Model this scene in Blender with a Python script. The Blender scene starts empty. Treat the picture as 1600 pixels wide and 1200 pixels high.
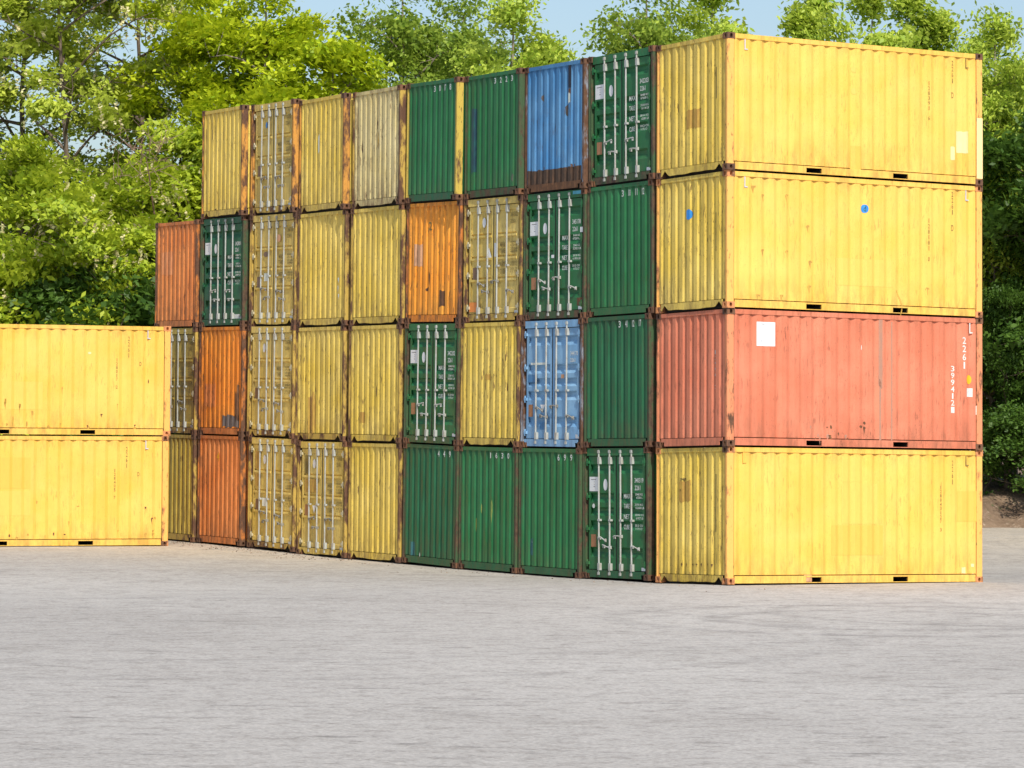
import bpy, math, random
import numpy as np
from mathutils import Vector, Matrix
R = math.radians
SC = bpy.context.scene
COL = SC.collection

# ------------------------------------------------------------------ camera
F, YAW, PITCH, ROLL = 5636.0, 1.0317, 0.0097, 0.0077
CAM = Vector((-38.123, -55.896, 3.094))
fwd = Vector((math.cos(YAW) * math.cos(PITCH), math.sin(YAW) * math.cos(PITCH), math.sin(PITCH)))
rt0 = Vector((math.sin(YAW), -math.cos(YAW), 0))
up0 = rt0.cross(fwd)
rt = math.cos(ROLL) * rt0 + math.sin(ROLL) * up0
up = -math.sin(ROLL) * rt0 + math.cos(ROLL) * up0
cd = bpy.data.cameras.new('camera')
cd.sensor_width = 36.0
cd.lens = 36.0 * F / 1600.0
cd.clip_start, cd.clip_end = 0.5, 6000
cam = bpy.data.objects.new('camera', cd)
COL.objects.link(cam)
cam.matrix_world = Matrix(((rt.x, up.x, -fwd.x, CAM.x), (rt.y, up.y, -fwd.y, CAM.y), (rt.z, up.z, -fwd.z, CAM.z), (0, 0, 0, 1)))
SC.camera = cam

# ------------------------------------------------------------------ light
PHI, ELEV = R(14), R(46)
sh = Vector((-math.sin(PHI), -math.cos(PHI), 0))
SUN = Vector((sh.x * math.cos(ELEV), sh.y * math.cos(ELEV), math.sin(ELEV)))
sd = bpy.data.lights.new('sun', 'SUN')
sd.energy, sd.angle, sd.color = 3.7, R(0.6), (1.0, 0.94, 0.83)
sun = bpy.data.objects.new('sun', sd)
COL.objects.link(sun)
sun.location = (-40, -60, 60)
sun.rotation_euler = SUN.to_track_quat('Z', 'Y').to_euler()
W_ = bpy.data.worlds.new('World')
SC.world = W_
W_.use_nodes = True
wn = W_.node_tree
sky = wn.nodes.new('ShaderNodeTexSky')
sky.sky_type = 'NISHITA'
sky.sun_disc = False
sky.sun_elevation = ELEV
sky.sun_rotation = math.atan2(SUN.x, SUN.y)
sky.air_density, sky.dust_density, sky.ozone_density = 1.0, 1.9, 2.2
wn.nodes['Background'].inputs[1].default_value = 0.115
wn.links.new(sky.outputs[0], wn.nodes['Background'].inputs[0])
SC.view_settings.view_transform = 'Standard'
SC.view_settings.look = 'None'
SC.view_settings.gamma = 1.0
SC.view_settings.exposure = 0.38

# ------------------------------------------------------------------ helpers
L, W, H = 6.058, 2.438, 2.591
XF, YS = -L / 2, -W / 2            # front end plane, sunlit long side plane


class MB:
    def __init__(s):
        s.v, s.f = [], []

    def poly(s, pts):
        n = len(s.v)
        s.v += [tuple(p) for p in pts]
        s.f.append(tuple(range(n, n + len(pts))))

    def box(s, x0, x1, y0, y1, z0, z1):
        n = len(s.v)
        s.v += [(x, y, z) for x in (x0, x1) for y in (y0, y1) for z in (z0, z1)]
        for f in ((0, 1, 3, 2), (4, 6, 7, 5), (0, 4, 5, 1), (2, 3, 7, 6), (0, 2, 6, 4), (1, 5, 7, 3)):
            s.f.append(tuple(n + i for i in f))

    def tube(s, pts, rad, k=6, cap=True):
        pts = [Vector(p) for p in pts]
        if not hasattr(rad, '__len__'):
            rad = [rad] * len(pts)
        n0 = len(s.v)
        for i, p in enumerate(pts):
            d = (pts[min(i + 1, len(pts) - 1)] - pts[max(i - 1, 0)]).normalized()
            a = d.orthogonal().normalized() if i == 0 else (a - d * a.dot(d)).normalized()
            b = d.cross(a)
            for j in range(k):
                t = 2 * math.pi * j / k
                q = p + (a * math.cos(t) + b * math.sin(t)) * rad[i]
                s.v.append((q.x, q.y, q.z))
        for i in range(len(pts) - 1):
            for j in range(k):
                s.f.append((n0 + i * k + j, n0 + i * k + (j + 1) % k, n0 + (i + 1) * k + (j + 1) % k, n0 + (i + 1) * k + j))
        if cap:
            s.f.append(tuple(n0 + j for j in reversed(range(k))))
            s.f.append(tuple(n0 + (len(pts) - 1) * k + j for j in range(k)))

    def prism_x(s, outline, x0, x1):
        """outline [(y, z)...] extruded along x"""
        n = len(outline)
        k = len(s.v)
        s.v += [(x0, y, z) for y, z in outline] + [(x1, y, z) for y, z in outline]
        s.f.append(tuple(k + i for i in range(n)))
        s.f.append(tuple(k + n + i for i in reversed(range(n))))
        for i in range(n):
            j = (i + 1) % n
            s.f.append((k + i, k + n + i, k + n + j, k + j))

    def hole_plate(s, c, ex, ey, w, h, hw, hh, depth):
        c, ex, ey = Vector(c), Vector(ex), Vector(ey)
        n = ex.cross(ey)
        out = [(-1, -1), (0, -1), (1, -1), (1, 0), (1, 1), (0, 1), (-1, 1), (-1, 0)]
        k = len(s.v)
        q = .78
        for a, b in out:
            s.v.append(tuple(c + ex * a * w / 2 + ey * b * h / 2))
        for d in (0, depth):
            for a, b in out:
                f = q if a and b else 1
                s.v.append(tuple(c + ex * a * f * hw / 2 + ey * b * f * hh / 2 - n * d))
        for i in range(8):
            j = (i + 1) % 8
            s.f.append((k + i, k + j, k + 8 + j, k + 8 + i))
            s.f.append((k + 8 + i, k + 8 + j, k + 16 + j, k + 16 + i))
        s.f.append(tuple(k + 16 + i for i in range(8)))

    def mesh(s, name):
        m = bpy.data.meshes.new(name)
        m.from_pydata(s.v, [], s.f)
        m.materials.append(None)
        m.update()
        return m


def np_mesh(name, v, quads, mat=None, smooth=False):
    m = bpy.data.meshes.new(name)
    v = np.asarray(v, np.float32)
    q = np.asarray(quads, np.int32)
    m.vertices.add(len(v))
    m.vertices.foreach_set('co', v.ravel())
    m.loops.add(q.size)
    m.loops.foreach_set('vertex_index', q.ravel())
    m.polygons.add(len(q))
    m.polygons.foreach_set('loop_start', np.arange(0, q.size, q.shape[1], dtype=np.int32))
    m.materials.append(mat)
    m.update(calc_edges=True)
    m.validate()
    if smooth:
        m.polygons.foreach_set('use_smooth', np.ones(len(q), bool))
    return m


def link(name, mesh, mat=None, parent=None):
    o = bpy.data.objects.new(name, mesh)
    COL.objects.link(o)
    if mat is not None:
        if not mesh.materials:
            mesh.materials.append(None)
        o.material_slots[0].link = 'OBJECT'
        o.material_slots[0].material = mat
    if parent is not None:
        o.parent = parent
    return o


def thing(name, label, cat, group=None):
    o = bpy.data.objects.new(name, None)
    o.empty_display_size = .3
    COL.objects.link(o)
    o['label'], o['category'] = label, cat
    if group:
        o['group'] = group
    return o


# ------------------------------------------------------------------ node helpers
class NT:
    def __init__(s, name):
        s.m = bpy.data.materials.new(name)
        s.m.use_nodes = True
        s.t = s.m.node_tree
        s.b = s.t.nodes['Principled BSDF']

    def n(s, typ, ins=None, **kw):
        nd = s.t.nodes.new('ShaderNode' + typ)
        for k, v in kw.items():
            setattr(nd, k, v)
        for k, v in (ins or {}).items():
            s.put(nd.inputs[k], v)
        return nd

    def put(s, sock, v):
        if isinstance(v, bpy.types.NodeSocket):
            s.t.links.new(v, sock)
        else:
            sock.default_value = v

    def math(s, op, a, b=0.0, c=0.0, clamp=False):
        nd = s.n('Math', {0: a, 1: b, 2: c}, operation=op)
        nd.use_clamp = clamp
        return nd.outputs[0]

    def noise(s, vec, scale, detail=3.0, rough=.55):
        nd = s.n('TexNoise', {'Vector': vec, 'Scale': scale, 'Detail': detail, 'Roughness': rough})
        return nd.outputs['Fac']

    def scaled(s, vec, sc):
        return s.n('VectorMath', {0: vec, 1: sc}, operation='MULTIPLY').outputs[0]

    def ramp(s, v, a, b, lo=0.0, hi=1.0):
        nd = s.n('MapRange', {0: v, 1: a, 2: b, 3: lo, 4: hi})
        return nd.outputs[0]

    def mix(s, f, a, b):
        nd = s.n('Mix', data_type='RGBA')
        s.put(nd.inputs['Factor'], f)
        for i, v in ((6, a), (7, b)):
            s.put(nd.inputs[i], v if isinstance(v, bpy.types.NodeSocket) else (*v, 1))
        return nd.outputs[2]

    def coords(s):
        tc = s.n('TexCoord')
        oi = s.n('ObjectInfo')
        off = s.n('VectorMath', {0: oi.outputs['Location'], 1: (1.71, 2.37, 3.13)}, operation='MULTIPLY')
        q = s.n('VectorMath', {0: tc.outputs['Object'], 1: off.outputs[0]}, operation='ADD')
        return tc.outputs['Object'], q.outputs[0]


RUST = (.085, .036, .018)
RUSTL = (.125, .06, .03)


def paint(name, base, fade=None, dirt=.5, speck=.5, low=.5, rough=.6, dirtcol=(.16, .10, .035), var=.16):
    t = NT(name)
    P, Q = t.coords()
    fade = fade or tuple(min(1, c * 1.25 + .03) for c in base)
    n1 = t.noise(Q, 1.1, 4)
    c = t.mix(t.ramp(n1, .34, .7), base, fade)
    tone = t.ramp(t.noise(t.scaled(Q, (3.1, 3.1, .7)), 1.0, 3), .3, .7, 1 - var, 1 + var * .6)
    c = t.n('VectorMath', {0: c, 1: tone}, operation='MULTIPLY')
    t.put(c.inputs[1], tone)
    c = c.outputs[0]
    # long soft dirt runs
    s1 = t.ramp(t.noise(t.scaled(Q, (9, 9, .45)), 1.0, 5, .6), .54, .72)
    c = t.mix(t.math('MULTIPLY', s1, dirt * .55), c, dirtcol)
    # narrow vertical scratches and rust flecks
    area = t.ramp(t.noise(Q, 1.7, 3), .4, .62)
    s2 = t.ramp(t.noise(t.scaled(Q, (30, 30, 4.2)), 1.0, 3, .6), .585, .63)
    c = t.mix(t.math('MULTIPLY', t.math('MULTIPLY', s2, area), speck), c, RUST)
    s3 = t.ramp(t.noise(t.scaled(Q, (58, 58, 26)), 1.0, 2, .5), .66, .69)
    c = t.mix(t.math('MULTIPLY', s3, speck * .8), c, RUST)
    # rust working up from the bottom edge
    ax, ay, z = t.n('SeparateXYZ', {0: P}).outputs
    on_end = t.ramp(t.math('ABSOLUTE', ax), L / 2 - .12, L / 2 - .10)
    edge = t.math('MULTIPLY', t.ramp(t.math('ABSOLUTE', ay), .86, 1.12), on_end)
    edge = t.math('MAXIMUM', edge, t.ramp(z, H - .38, H - .08, 0, .7))
    edge = t.math('MULTIPLY', edge, t.ramp(t.noise(t.scaled(Q, (8, 8, 2.5)), 1.0, 5, .65), .47, .62))
    c = t.mix(t.math('MULTIPLY', edge, low * .9), c, RUSTL)
    h = t.math('MULTIPLY', t.ramp(z, .1, .75, 1, 0), t.ramp(t.noise(t.scaled(Q, (7, 7, 2.2)), 1.0, 5, .65), .42, .66))
    c = t.mix(t.math('MULTIPLY', h, low), c, RUSTL)
    t.put(t.b.inputs['Base Color'], c)
    t.put(t.b.inputs['Roughness'], t.ramp(n1, .3, .7, rough - .1, rough + .15))
    t.b.inputs['Specular IOR Level'].default_value = .35
    hb = t.math('ADD', t.noise(t.scaled(Q, (1.6, 1.6, 1.1)), 1.0, 2), t.math('MULTIPLY', t.noise(Q, 14, 3), .07))
    bp = t.n('Bump', {'Strength': .6, 'Distance': .05, 'Height': hb})
    t.put(t.b.inputs['Normal'], bp.outputs[0])
    return t.m


def rusty(name, base, amount=.5, rust=RUST, rustl=RUSTL):
    t = NT(name)
    P, Q = t.coords()
    n = t.noise(t.scaled(Q, (4.5, 4.5, 1.6)), 1.0, 6, .68)
    k = .68 - amount * .36
    r = t.mix(t.ramp(t.noise(Q, 9, 4), .35, .65), rust, rustl)
    c = t.mix(t.ramp(n, k - .05, k + .06), base, r)
    d = t.ramp(t.noise(t.scaled(Q, (25, 25, 6)), 1.0, 3), .62, .7)
    c = t.mix(t.math('MULTIPLY', d, .8), c, (.05, .025, .015))
    t.put(t.b.inputs['Base Color'], c)
    t.b.inputs['Roughness'].default_value = .75
    bp = t.n('Bump', {'Strength': .4, 'Distance': .01, 'Height': t.noise(Q, 30, 4)})
    t.put(t.b.inputs['Normal'], bp.outputs[0])
    return t.m


def flat(name, base, rough=.6, wear=.15, metal=0.0, wearcol=None):
    t = NT(name)
    P, Q = t.coords()
    n = t.noise(t.scaled(Q, (12, 12, 5)), 1.0, 5, .65)
    wc = wearcol or tuple(c * .45 for c in base)
    c = t.mix(t.math('MULTIPLY', t.ramp(n, .45, .7), min(1, wear * 3)), base, wc)
    t.put(t.b.inputs['Base Color'], c)
    t.b.inputs['Roughness'].default_value = rough
    t.b.inputs['Metallic'].default_value = metal
    return t.m


M = {}
M['yellow'] = paint('yellow_paint', (.785, .468, .078), (.815, .515, .12), dirt=.16, speck=.28, low=.4, var=.06, dirtcol=(.42, .19, .035))
M['yellow_end'] = paint('weathered_shaded_yellow_paint', (.70, .495, .075), (.75, .56, .14), dirt=.55, speck=.8, low=.5)  # more flecks, and the weaker light on the ends put into the colour
M['yellow_worn'] = paint('worn_yellow_paint', (.66, .465, .065), (.71, .54, .15), dirt=.75, speck=1.0, low=.7)
M['yellow_dark'] = paint('shaded_yellow_paint', (.48, .34, .05), (.55, .42, .09), dirt=.9, speck=.9, low=.7)  # shade behind the yellow pair put into a darker yellow
M['khaki'] = paint('faded_khaki_paint', (.66, .53, .22), (.70, .60, .32), dirt=.7, speck=1.0, low=1.0, dirtcol=(.17, .10, .06))
M['tan'] = paint('tan_yellow_paint', (.66, .47, .10), (.70, .54, .18), dirt=.5, speck=.7, low=.5)
M['orange'] = paint('orange_paint', (.86, .30, .025), (.88, .37, .05), dirt=.5, speck=.8, low=.6, dirtcol=(.30, .08, .02))
M['orange_deep'] = paint('deep_orange_paint', (.74, .215, .022), (.80, .28, .035), dirt=.7, speck=.9, low=1.0, dirtcol=(.20, .055, .02))
M['orange_rust'] = paint('rusty_orange_paint', (.62, .19, .045), (.70, .26, .08), dirt=.8, speck=.9, low=.8, dirtcol=(.18, .055, .025))
M['green'] = paint('green_paint', (.012, .125, .036), (.026, .17, .062), dirt=.6, speck=.25, low=.35, rough=.5, dirtcol=(.03, .055, .03))
M['green_dark'] = paint('dark_green_paint', (.010, .090, .034), (.020, .13, .056), dirt=.6, speck=.3, low=.4, rough=.5, dirtcol=(.02, .045, .03))
M['blue'] = paint('blue_paint', (.045, .185, .40), (.11, .28, .49), dirt=.45, speck=.5, low=0.0, dirtcol=(.07, .15, .24))
M['blue_pale'] = paint('pale_blue_paint', (.16, .35, .58), (.26, .46, .66), dirt=.5, speck=.3, low=.3, dirtcol=(.07, .16, .36))
M['red'] = paint('salmon_red_paint', (.59, .172, .092), (.64, .22, .128), dirt=.35, speck=.5, low=.45, var=.08, dirtcol=(.38, .10, .055))
M['post_yellow'] = rusty('rusty_yellow_post', (.46, .31, .06), .5)
M['post_peach'] = rusty('faded_peach_post', (.80, .42, .10), .22, rustl=(.55, .22, .08))
M['post_orange'] = rusty('rusty_orange_post', (.52, .17, .03), .55)
M['post_green'] = rusty('rusty_green_post', (.04, .085, .032), .5, rust=(.05, .03, .018), rustl=(.105, .062, .032))
M['post_old_yellow'] = rusty('old_yellow_post', (.52, .38, .065), .35)
M['post_bright'] = rusty('sunlit_orange_post', (.55, .26, .045), .5)  # brighter copy: sunlight on the top-row posts put into the colour
M['post_blue'] = rusty('rusty_blue_post', (.22, .25, .30), .7)
M['post_red'] = rusty('rusty_red_post', (.68, .24, .11), .35)
M['casting'] = rusty('rusty_casting', (.17, .075, .035), .6, rust=(.06, .028, .018))
M['casting_peach'] = rusty('painted_casting', (.58, .24, .09), .45)
M['rod'] = flat('galvanised_rod', (.40, .42, .40), .5, .25, .0, (.27, .22, .16))
M['handle'] = flat('dark_handle_steel', (.26, .25, .22), .55, .3, .0)
M['hinge'] = flat('worn_hinge_steel', (.50, .45, .30), .6, .3)
M['white'] = flat('white_sticker', (.74, .75, .75), .45, .03)
M['white_paint'] = flat('white_marking_paint', (.66, .68, .64), .6, .1)
M['worn_white'] = flat('worn_white_marking', (.72, .74, .68), .6, .2, wearcol=(.30, .42, .32))
M['black_mark'] = flat('dark_marking_paint', (.17, .12, .03), .7, .2, wearcol=(.4, .28, .05))
M['olive_mark'] = flat('olive_marking_paint', (.15, .11, .03), .7, .2, wearcol=(.45, .32, .07))
M['brown_plate'] = flat('brown_data_plate', (.20, .115, .065), .5, .15)
M['copper_plate'] = flat('copper_data_plate', (.36, .16, .07), .5, .2)
M['pale_print'] = flat('faded_print', (.52, .54, .58), .6, .2)
M['blue_disc'] = flat('blue_sticker', (.02, .22, .62), .45, .15, wearcol=(.08, .36, .75))
M['teal_patch'] = flat('teal_paint_patch', (.03, .13, .14), .6, .3)
M['navy_patch'] = flat('navy_paint_patch', (.010, .052, .075), .6, .3, wearcol=(.012, .11, .09))
M['dark_hole'] = flat('exposed_dark_primer', (.012, .014, .03), .7, .1)
M['grey_patch'] = flat('grey_primer_patch', (.13, .105, .095), .7, .3)
M['rust_patch'] = flat('brown_rust_patch', (.10, .045, .02), .85, .3, wearcol=(.24, .11, .045))
M['rust_dark'] = flat('dark_brown_rust', (.055, .032, .02), .85, .3, wearcol=(.12, .06, .03))
M['faint_rust'] = flat('light_rust_patch', (.42, .24, .05), .85, .3, wearcol=(.58, .38, .06))
M['cream_patch'] = flat('cream_repair_paint', (.80, .62, .30), .6, .06)
M['pale_patch'] = flat('pale_yellow_repair_paint', (.79, .485, .095), .6, .04)
M['gold_patch'] = flat('golden_repair_paint', (.79, .44, .072), .6, .04)
M['pinkish'] = flat('pinkish_scuff', (.60, .32, .17), .75, .25)
M['orange_touch'] = flat('orange_touch_up', (.80, .26, .05), .6, .1)
M['faded_orange'] = flat('faded_orange_paint', (.58, .24, .10), .75, .3, wearcol=(.50, .15, .04))
M['grey_run'] = flat('grey_stain', (.42, .20, .13), .7, .3, wearcol=(.34, .19, .14))
M['yellow_sticker'] = flat('yellow_sticker', (.85, .42, .01), .5, .05)
M['dent'] = flat('streak_of_old_yellow', (.24, .28, .06), .7, .25, wearcol=(.03, .13, .04))
M['dark'] = flat('dark_recess', (.02, .017, .013), .8, .1)


# ------------------------------------------------------------------ ground
GV = [(-400, 0.0), (-12, 0.0), (-3, .0), (0, .015), (1.2, -.012), (2.4, -.05), (4, -.06), (6, -.085), (8.5, -.085), (11, -.075),
      (13.5, -.055), (16, -.045), (18, -.01), (20, .02), (22, .05), (25, .07), (30, .09), (60, .09), (400, .0)]


def ground_z(u, v):
    z = float(np.interp(v, [a for a, b in GV], [b for a, b in GV]))
    return z - .006 * min(max(u, 0), 6.5) - .006


def ground_material():
    t = NT('pale_worn_asphalt')
    tc = t.n('TexCoord').outputs['Object']
    big = t.noise(tc, .045, 4)
    c = t.mix(t.ramp(big, .35, .65), (.335, .318, .298), (.455, .437, .412))
    # warm dust toward the stacks
    xyz = t.n('SeparateXYZ', {0: tc})
    dist = t.math('ADD', t.math('MULTIPLY', xyz.outputs[0], 1.0), t.math('MULTIPLY', t.noise(tc, .22, 4), 7.0))
    dust = t.math('MULTIPLY', t.ramp(dist, -2.5, 3.2), t.ramp(xyz.outputs[1], 3, 19))
    c = t.mix(t.math('MULTIPLY', dust, .75), c, (.46, .39, .29))
    mid = t.ramp(t.noise(tc, .55, 5, .62), .5, .72)
    c = t.mix(t.math('MULTIPLY', mid, .22), c, (.20, .18, .16))
    fine = t.ramp(t.noise(tc, 3.2, 6, .75), .48, .66)
    c = t.mix(t.math('MULTIPLY', fine, .58), c, (.20, .182, .165))
    lite = t.ramp(t.noise(tc, .9, 5, .65), .55, .75)
    c = t.mix(t.math('MULTIPLY', lite, .5), c, (.46, .44, .415))
    # scuffed dark dashes, dragged along one direction of travel
    ac = t.n('VectorMath', {0: tc, 1: (rt0.x * .45, rt0.y * .45, 0)}, operation='DOT_PRODUCT').outputs['Value']
    al = t.n('VectorMath', {0: tc, 1: (-rt0.y * 1.5, rt0.x * 1.5, 0)}, operation='DOT_PRODUCT').outputs['Value']
    sc = t.n('CombineXYZ', {0: ac, 1: al}).outputs[0]
    dash = t.ramp(t.noise(sc, 1.7, 6, .72), .575, .68)
    pale = t.ramp(t.noise(t.n('VectorMath', {0: sc, 1: (31.0, 17.0, 0)}, operation='ADD').outputs[0], 1.3, 6, .72), .56, .68)
    c = t.mix(t.math('MULTIPLY', pale, .45), c, (.47, .45, .42))
    c = t.mix(t.math('MULTIPLY', dash, .62), c, (.12, .112, .107))
    # aggregate grain
    g = t.noise(tc, 16, 4, .75)
    c2 = t.n('VectorMath', {0: c}, operation='MULTIPLY')
    t.put(c2.inputs[1], t.ramp(g, .28, .72, .66, 1.30))
    c = c2.outputs[0]
    pit = t.ramp(t.noise(tc, 7.5, 4, .7), .66, .72)
    c = t.mix(t.math('MULTIPLY', pit, .5), c, (.09, .085, .08))
    chip = t.ramp(t.noise(tc, 11, 3, .6), .72, .75)
    c = t.mix(t.math('MULTIPLY', chip, .5), c, (.62, .60, .57))
    # turning tyre marks
    for (cx, cy, r, w, a) in TYRES:
        d = t.n('VectorMath', {0: tc, 1: (cx, cy, 0)}, operation='DISTANCE').outputs['Value']
        dd = t.math('ABSOLUTE', t.math('SUBTRACT', d, t.math('ADD', r, t.math('MULTIPLY', t.noise(tc, .35, 2), .8))))
        m = t.math('MULTIPLY', t.ramp(dd, w * .35, w, 1, 0), t.ramp(t.noise(tc, 1.4, 4, .7), .38, .62))
        c = t.mix(t.math('MULTIPLY', m, a), c, (.13, .122, .118))
    t.put(t.b.inputs['Base Color'], c)
    t.b.inputs['Roughness'].default_value = .92
    t.b.inputs['Specular IOR Level'].default_value = .2
    bp = t.n('Bump', {'Strength': .5, 'Distance': .03, 'Height': t.math('ADD', t.math('MULTIPLY', t.noise(tc, 2.2, 5, .7), .8), t.math('MULTIPLY', g, .35))})
    t.put(t.b.inputs['Normal'], bp.outputs[0])
    return t.m


def at(x, depth, z=0.0, y=None):
    """world point seen at photo column x and this depth, on height z"""
    p = CAM + fwd * depth + rt * ((x - 800) / F * depth)
    return Vector((p.x, p.y, z))


def top_z(x, y, depth):
    return (CAM + fwd * depth + rt * ((x - 800) / F * depth) + up * ((600 - y) / F * depth)).z


TYRES = []
for (px, dp, r, w, a) in ((1395, 56.5, 2.3, .32, .42), (1395, 56.5, 3.9, .36, .36), (1560, 58.5, 3.2, .30, .36), (300, 52, 9.0, .4, .22), (150, 60, 14, .4, .2)):
    q = at(px, dp)
    TYRES.append((q.x, q.y, r, w, a))
M['ground'] = ground_material()


def build_ground():
    us = sorted(set([-3000, -600, -200, -120, -80] + list(range(-70, 0, 4)) + [0, 1, 2, 3, 4, 5, 6, 6.5, 8, 10, 14, 20, 30, 45, 60, 80, 110, 160, 300, 800, 3000]))
    vs = sorted(set([-3000, -900, -400, -200, -120, -80, -60, -40, -25, -12, -3, 0] + [1.2, 2.4, 4, 6, 8.5, 11, 13.5, 16, 18, 20, 22, 25, 30] + [45, 60, 90, 150, 400, 900, 3000]))
    v = [(a, b, ground_z(a, b)) for a in us for b in vs]
    n = len(vs)
    f = [(i * n + j, (i + 1) * n + j, (i + 1) * n + j + 1, i * n + j + 1) for i in range(len(us) - 1) for j in range(n - 1)]
    o = link('ground', np_mesh('ground', v, f, None, True), M['ground'])
    o['kind'] = 'structure'


build_ground()

# ------------------------------------------------------------------ container kit
CX, CY, CZ = .178, .162, .118


def profile(s0, s1, n, flat_out, slope, depth):
    """corrugation: list of (s, depth); n pitches between s0 and s1, starts and ends on an outer half flat"""
    p = (s1 - s0) / n
    inn = p - flat_out - 2 * slope
    pts = [(s0, 0.0)]
    for i in range(n):
        a = s0 + i * p + flat_out / 2
        pts += [(a, 0.0), (a + slope, depth), (a + slope + inn, depth), (a + 2 * slope + inn, 0.0)]
    pts.append((s1, 0.0))
    return pts


EPROF = profile(-W / 2 + .110, W / 2 - .110, 9, .108, .056, .038)
EPROF_W = profile(-W / 2 + .103, W / 2 - .103, 9, .110, .058, .038)
SPROF = profile(-L / 2 + .166, L / 2 - .166, 20, .11, .075, .031)
EX0 = XF + .018       # outer plane of end corrugation
SY0 = YS + .016       # outer plane of side corrugation
PZ0, PZ1 = .176, H - .092


def prof_at(prof, s):
    return float(np.interp(s, [p[0] for p in prof], [p[1] for p in prof]))


CUR = [EPROF]          # profile of the end panel being worked on


def end_pt(s, z, off=0.0):
    return (EX0 + prof_at(CUR[0], s) - off, s, z)


def side_pt(s, z, off=0.0):
    return (s, SY0 + prof_at(SPROF, s) - off, z)


def sheet(pt, prof, z0, z1, thick_dir):
    b = MB()
    for (s0, _), (s1, _) in zip(prof, prof[1:]):
        q = [pt(s0, z0), pt(s1, z0), pt(s1, z1), pt(s0, z1)]
        b.poly(q)
    # turned top and bottom lips give the sheet its depth
    for z in (z0, z1):
        for (s0, _), (s1, _) in zip(prof, prof[1:]):
            p0, p1 = Vector(pt(s0, z)), Vector(pt(s1, z))
            i0 = Vector(p0)
            i1 = Vector(p1)
            if thick_dir == 'x':
                i0.x = i1.x = EX0 + .06
            else:
                i0.y = i1.y = SY0 + .05
            b.poly([p0, i0, i1, p1])
    return b


K = {}
K['end_panel'] = sheet(end_pt, EPROF, PZ0, PZ1 + .012, 'x').mesh('end_panel')
CUR[0] = EPROF_W
K['end_panel_w'] = sheet(end_pt, EPROF_W, PZ0, PZ1 + .012, 'x').mesh('end_panel')
CUR[0] = EPROF
K['side_panel'] = sheet(side_pt, SPROF, PZ0, H - .100, 'y').mesh('side_panel')


def mirror(mesh, sx, sy):
    m = mesh.copy()
    for v in m.vertices:
        v.co.x *= sx
        v.co.y *= sy
    if sx * sy < 0:
        m.flip_normals()
    return m


K['side_panel_l'] = mirror(K['side_panel'], -1, -1)
K['end_panel_b'] = mirror(K['end_panel'], -1, -1)


def casting(sx, sy, top):
    b = MB()
    cx, cy = sx * (L / 2 - CX / 2), sy * (W / 2 - CY / 2)
    z0 = H - CZ if top else 0.0
    cz = z0 + CZ / 2
    # inner three faces
    xi, yi = sx * (L / 2 - CX), sy * (W / 2 - CY)
    xo, yo = sx * L / 2, sy * W / 2
    ys = sorted((yi, yo))
    xs = sorted((xi, xo))
    b.poly([(xi, ys[0], z0), (xi, ys[1], z0), (xi, ys[1], z0 + CZ), (xi, ys[0], z0 + CZ)])
    b.poly([(xs[0], yi, z0), (xs[1], yi, z0), (xs[1], yi, z0 + CZ), (xs[0], yi, z0 + CZ)])
    zz = z0 if top else z0 + CZ
    b.poly([(xs[0], ys[0], zz), (xs[1], ys[0], zz), (xs[1], ys[1], zz), (xs[0], ys[1], zz)])
    b.hole_plate((xo, cy, cz), (0, sx, 0), (0, 0, 1), CY, CZ, .058, .082, .07)
    b.hole_plate((cx, yo, cz), (-sy, 0, 0), (0, 0, 1), CX, CZ, .062, .082, .07)
    if top:
        b.hole_plate((cx, cy, H), (1, 0, 0), (0, 1, 0), CX, CY, .1, .062, .06)
    else:
        b.hole_plate((cx, cy, 0), (1, 0, 0), (0, -1, 0), CX, CY, .1, .062, .06)
    return b.mesh('corner_casting')


K['cast'] = [(casting(sx, sy, tp), sx, sy, tp) for sx in (-1, 1) for sy in (-1, 1) for tp in (0, 1)]


def post(sx, sy, a=.102):
    b = MB()
    o = .005
    d, c = .148, .012          # y width, x depth, chamfer
    X, Y = L / 2 - o, W / 2 - o
    pts = [(X - d, Y), (X - c, Y), (X, Y - c), (X, Y - a * .55), (X - .012, Y - a * .58), (X - .012, Y - a), (X - d, Y - a)]
    z0, z1 = CZ, H - CZ
    pts = [(sx * x, sy * y) for x, y in pts]
    if sx * sy < 0:
        pts = pts[::-1]
    n = len(pts)
    for i in range(n):
        (x0, y0), (x1, y1) = pts[i], pts[(i + 1) % n]
        b.poly([(x0, y0, z1), (x1, y1, z1), (x1, y1, z0), (x0, y0, z0)])
    return b.mesh('corner_post')


K['post'] = [(post(sx, sy), sx, sy) for sx in (-1, 1) for sy in (-1, 1)]
K['post_slim'] = [(post(sx, sy, .095), sx, sy) for sx in (-1, 1) for sy in (-1, 1)]


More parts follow.
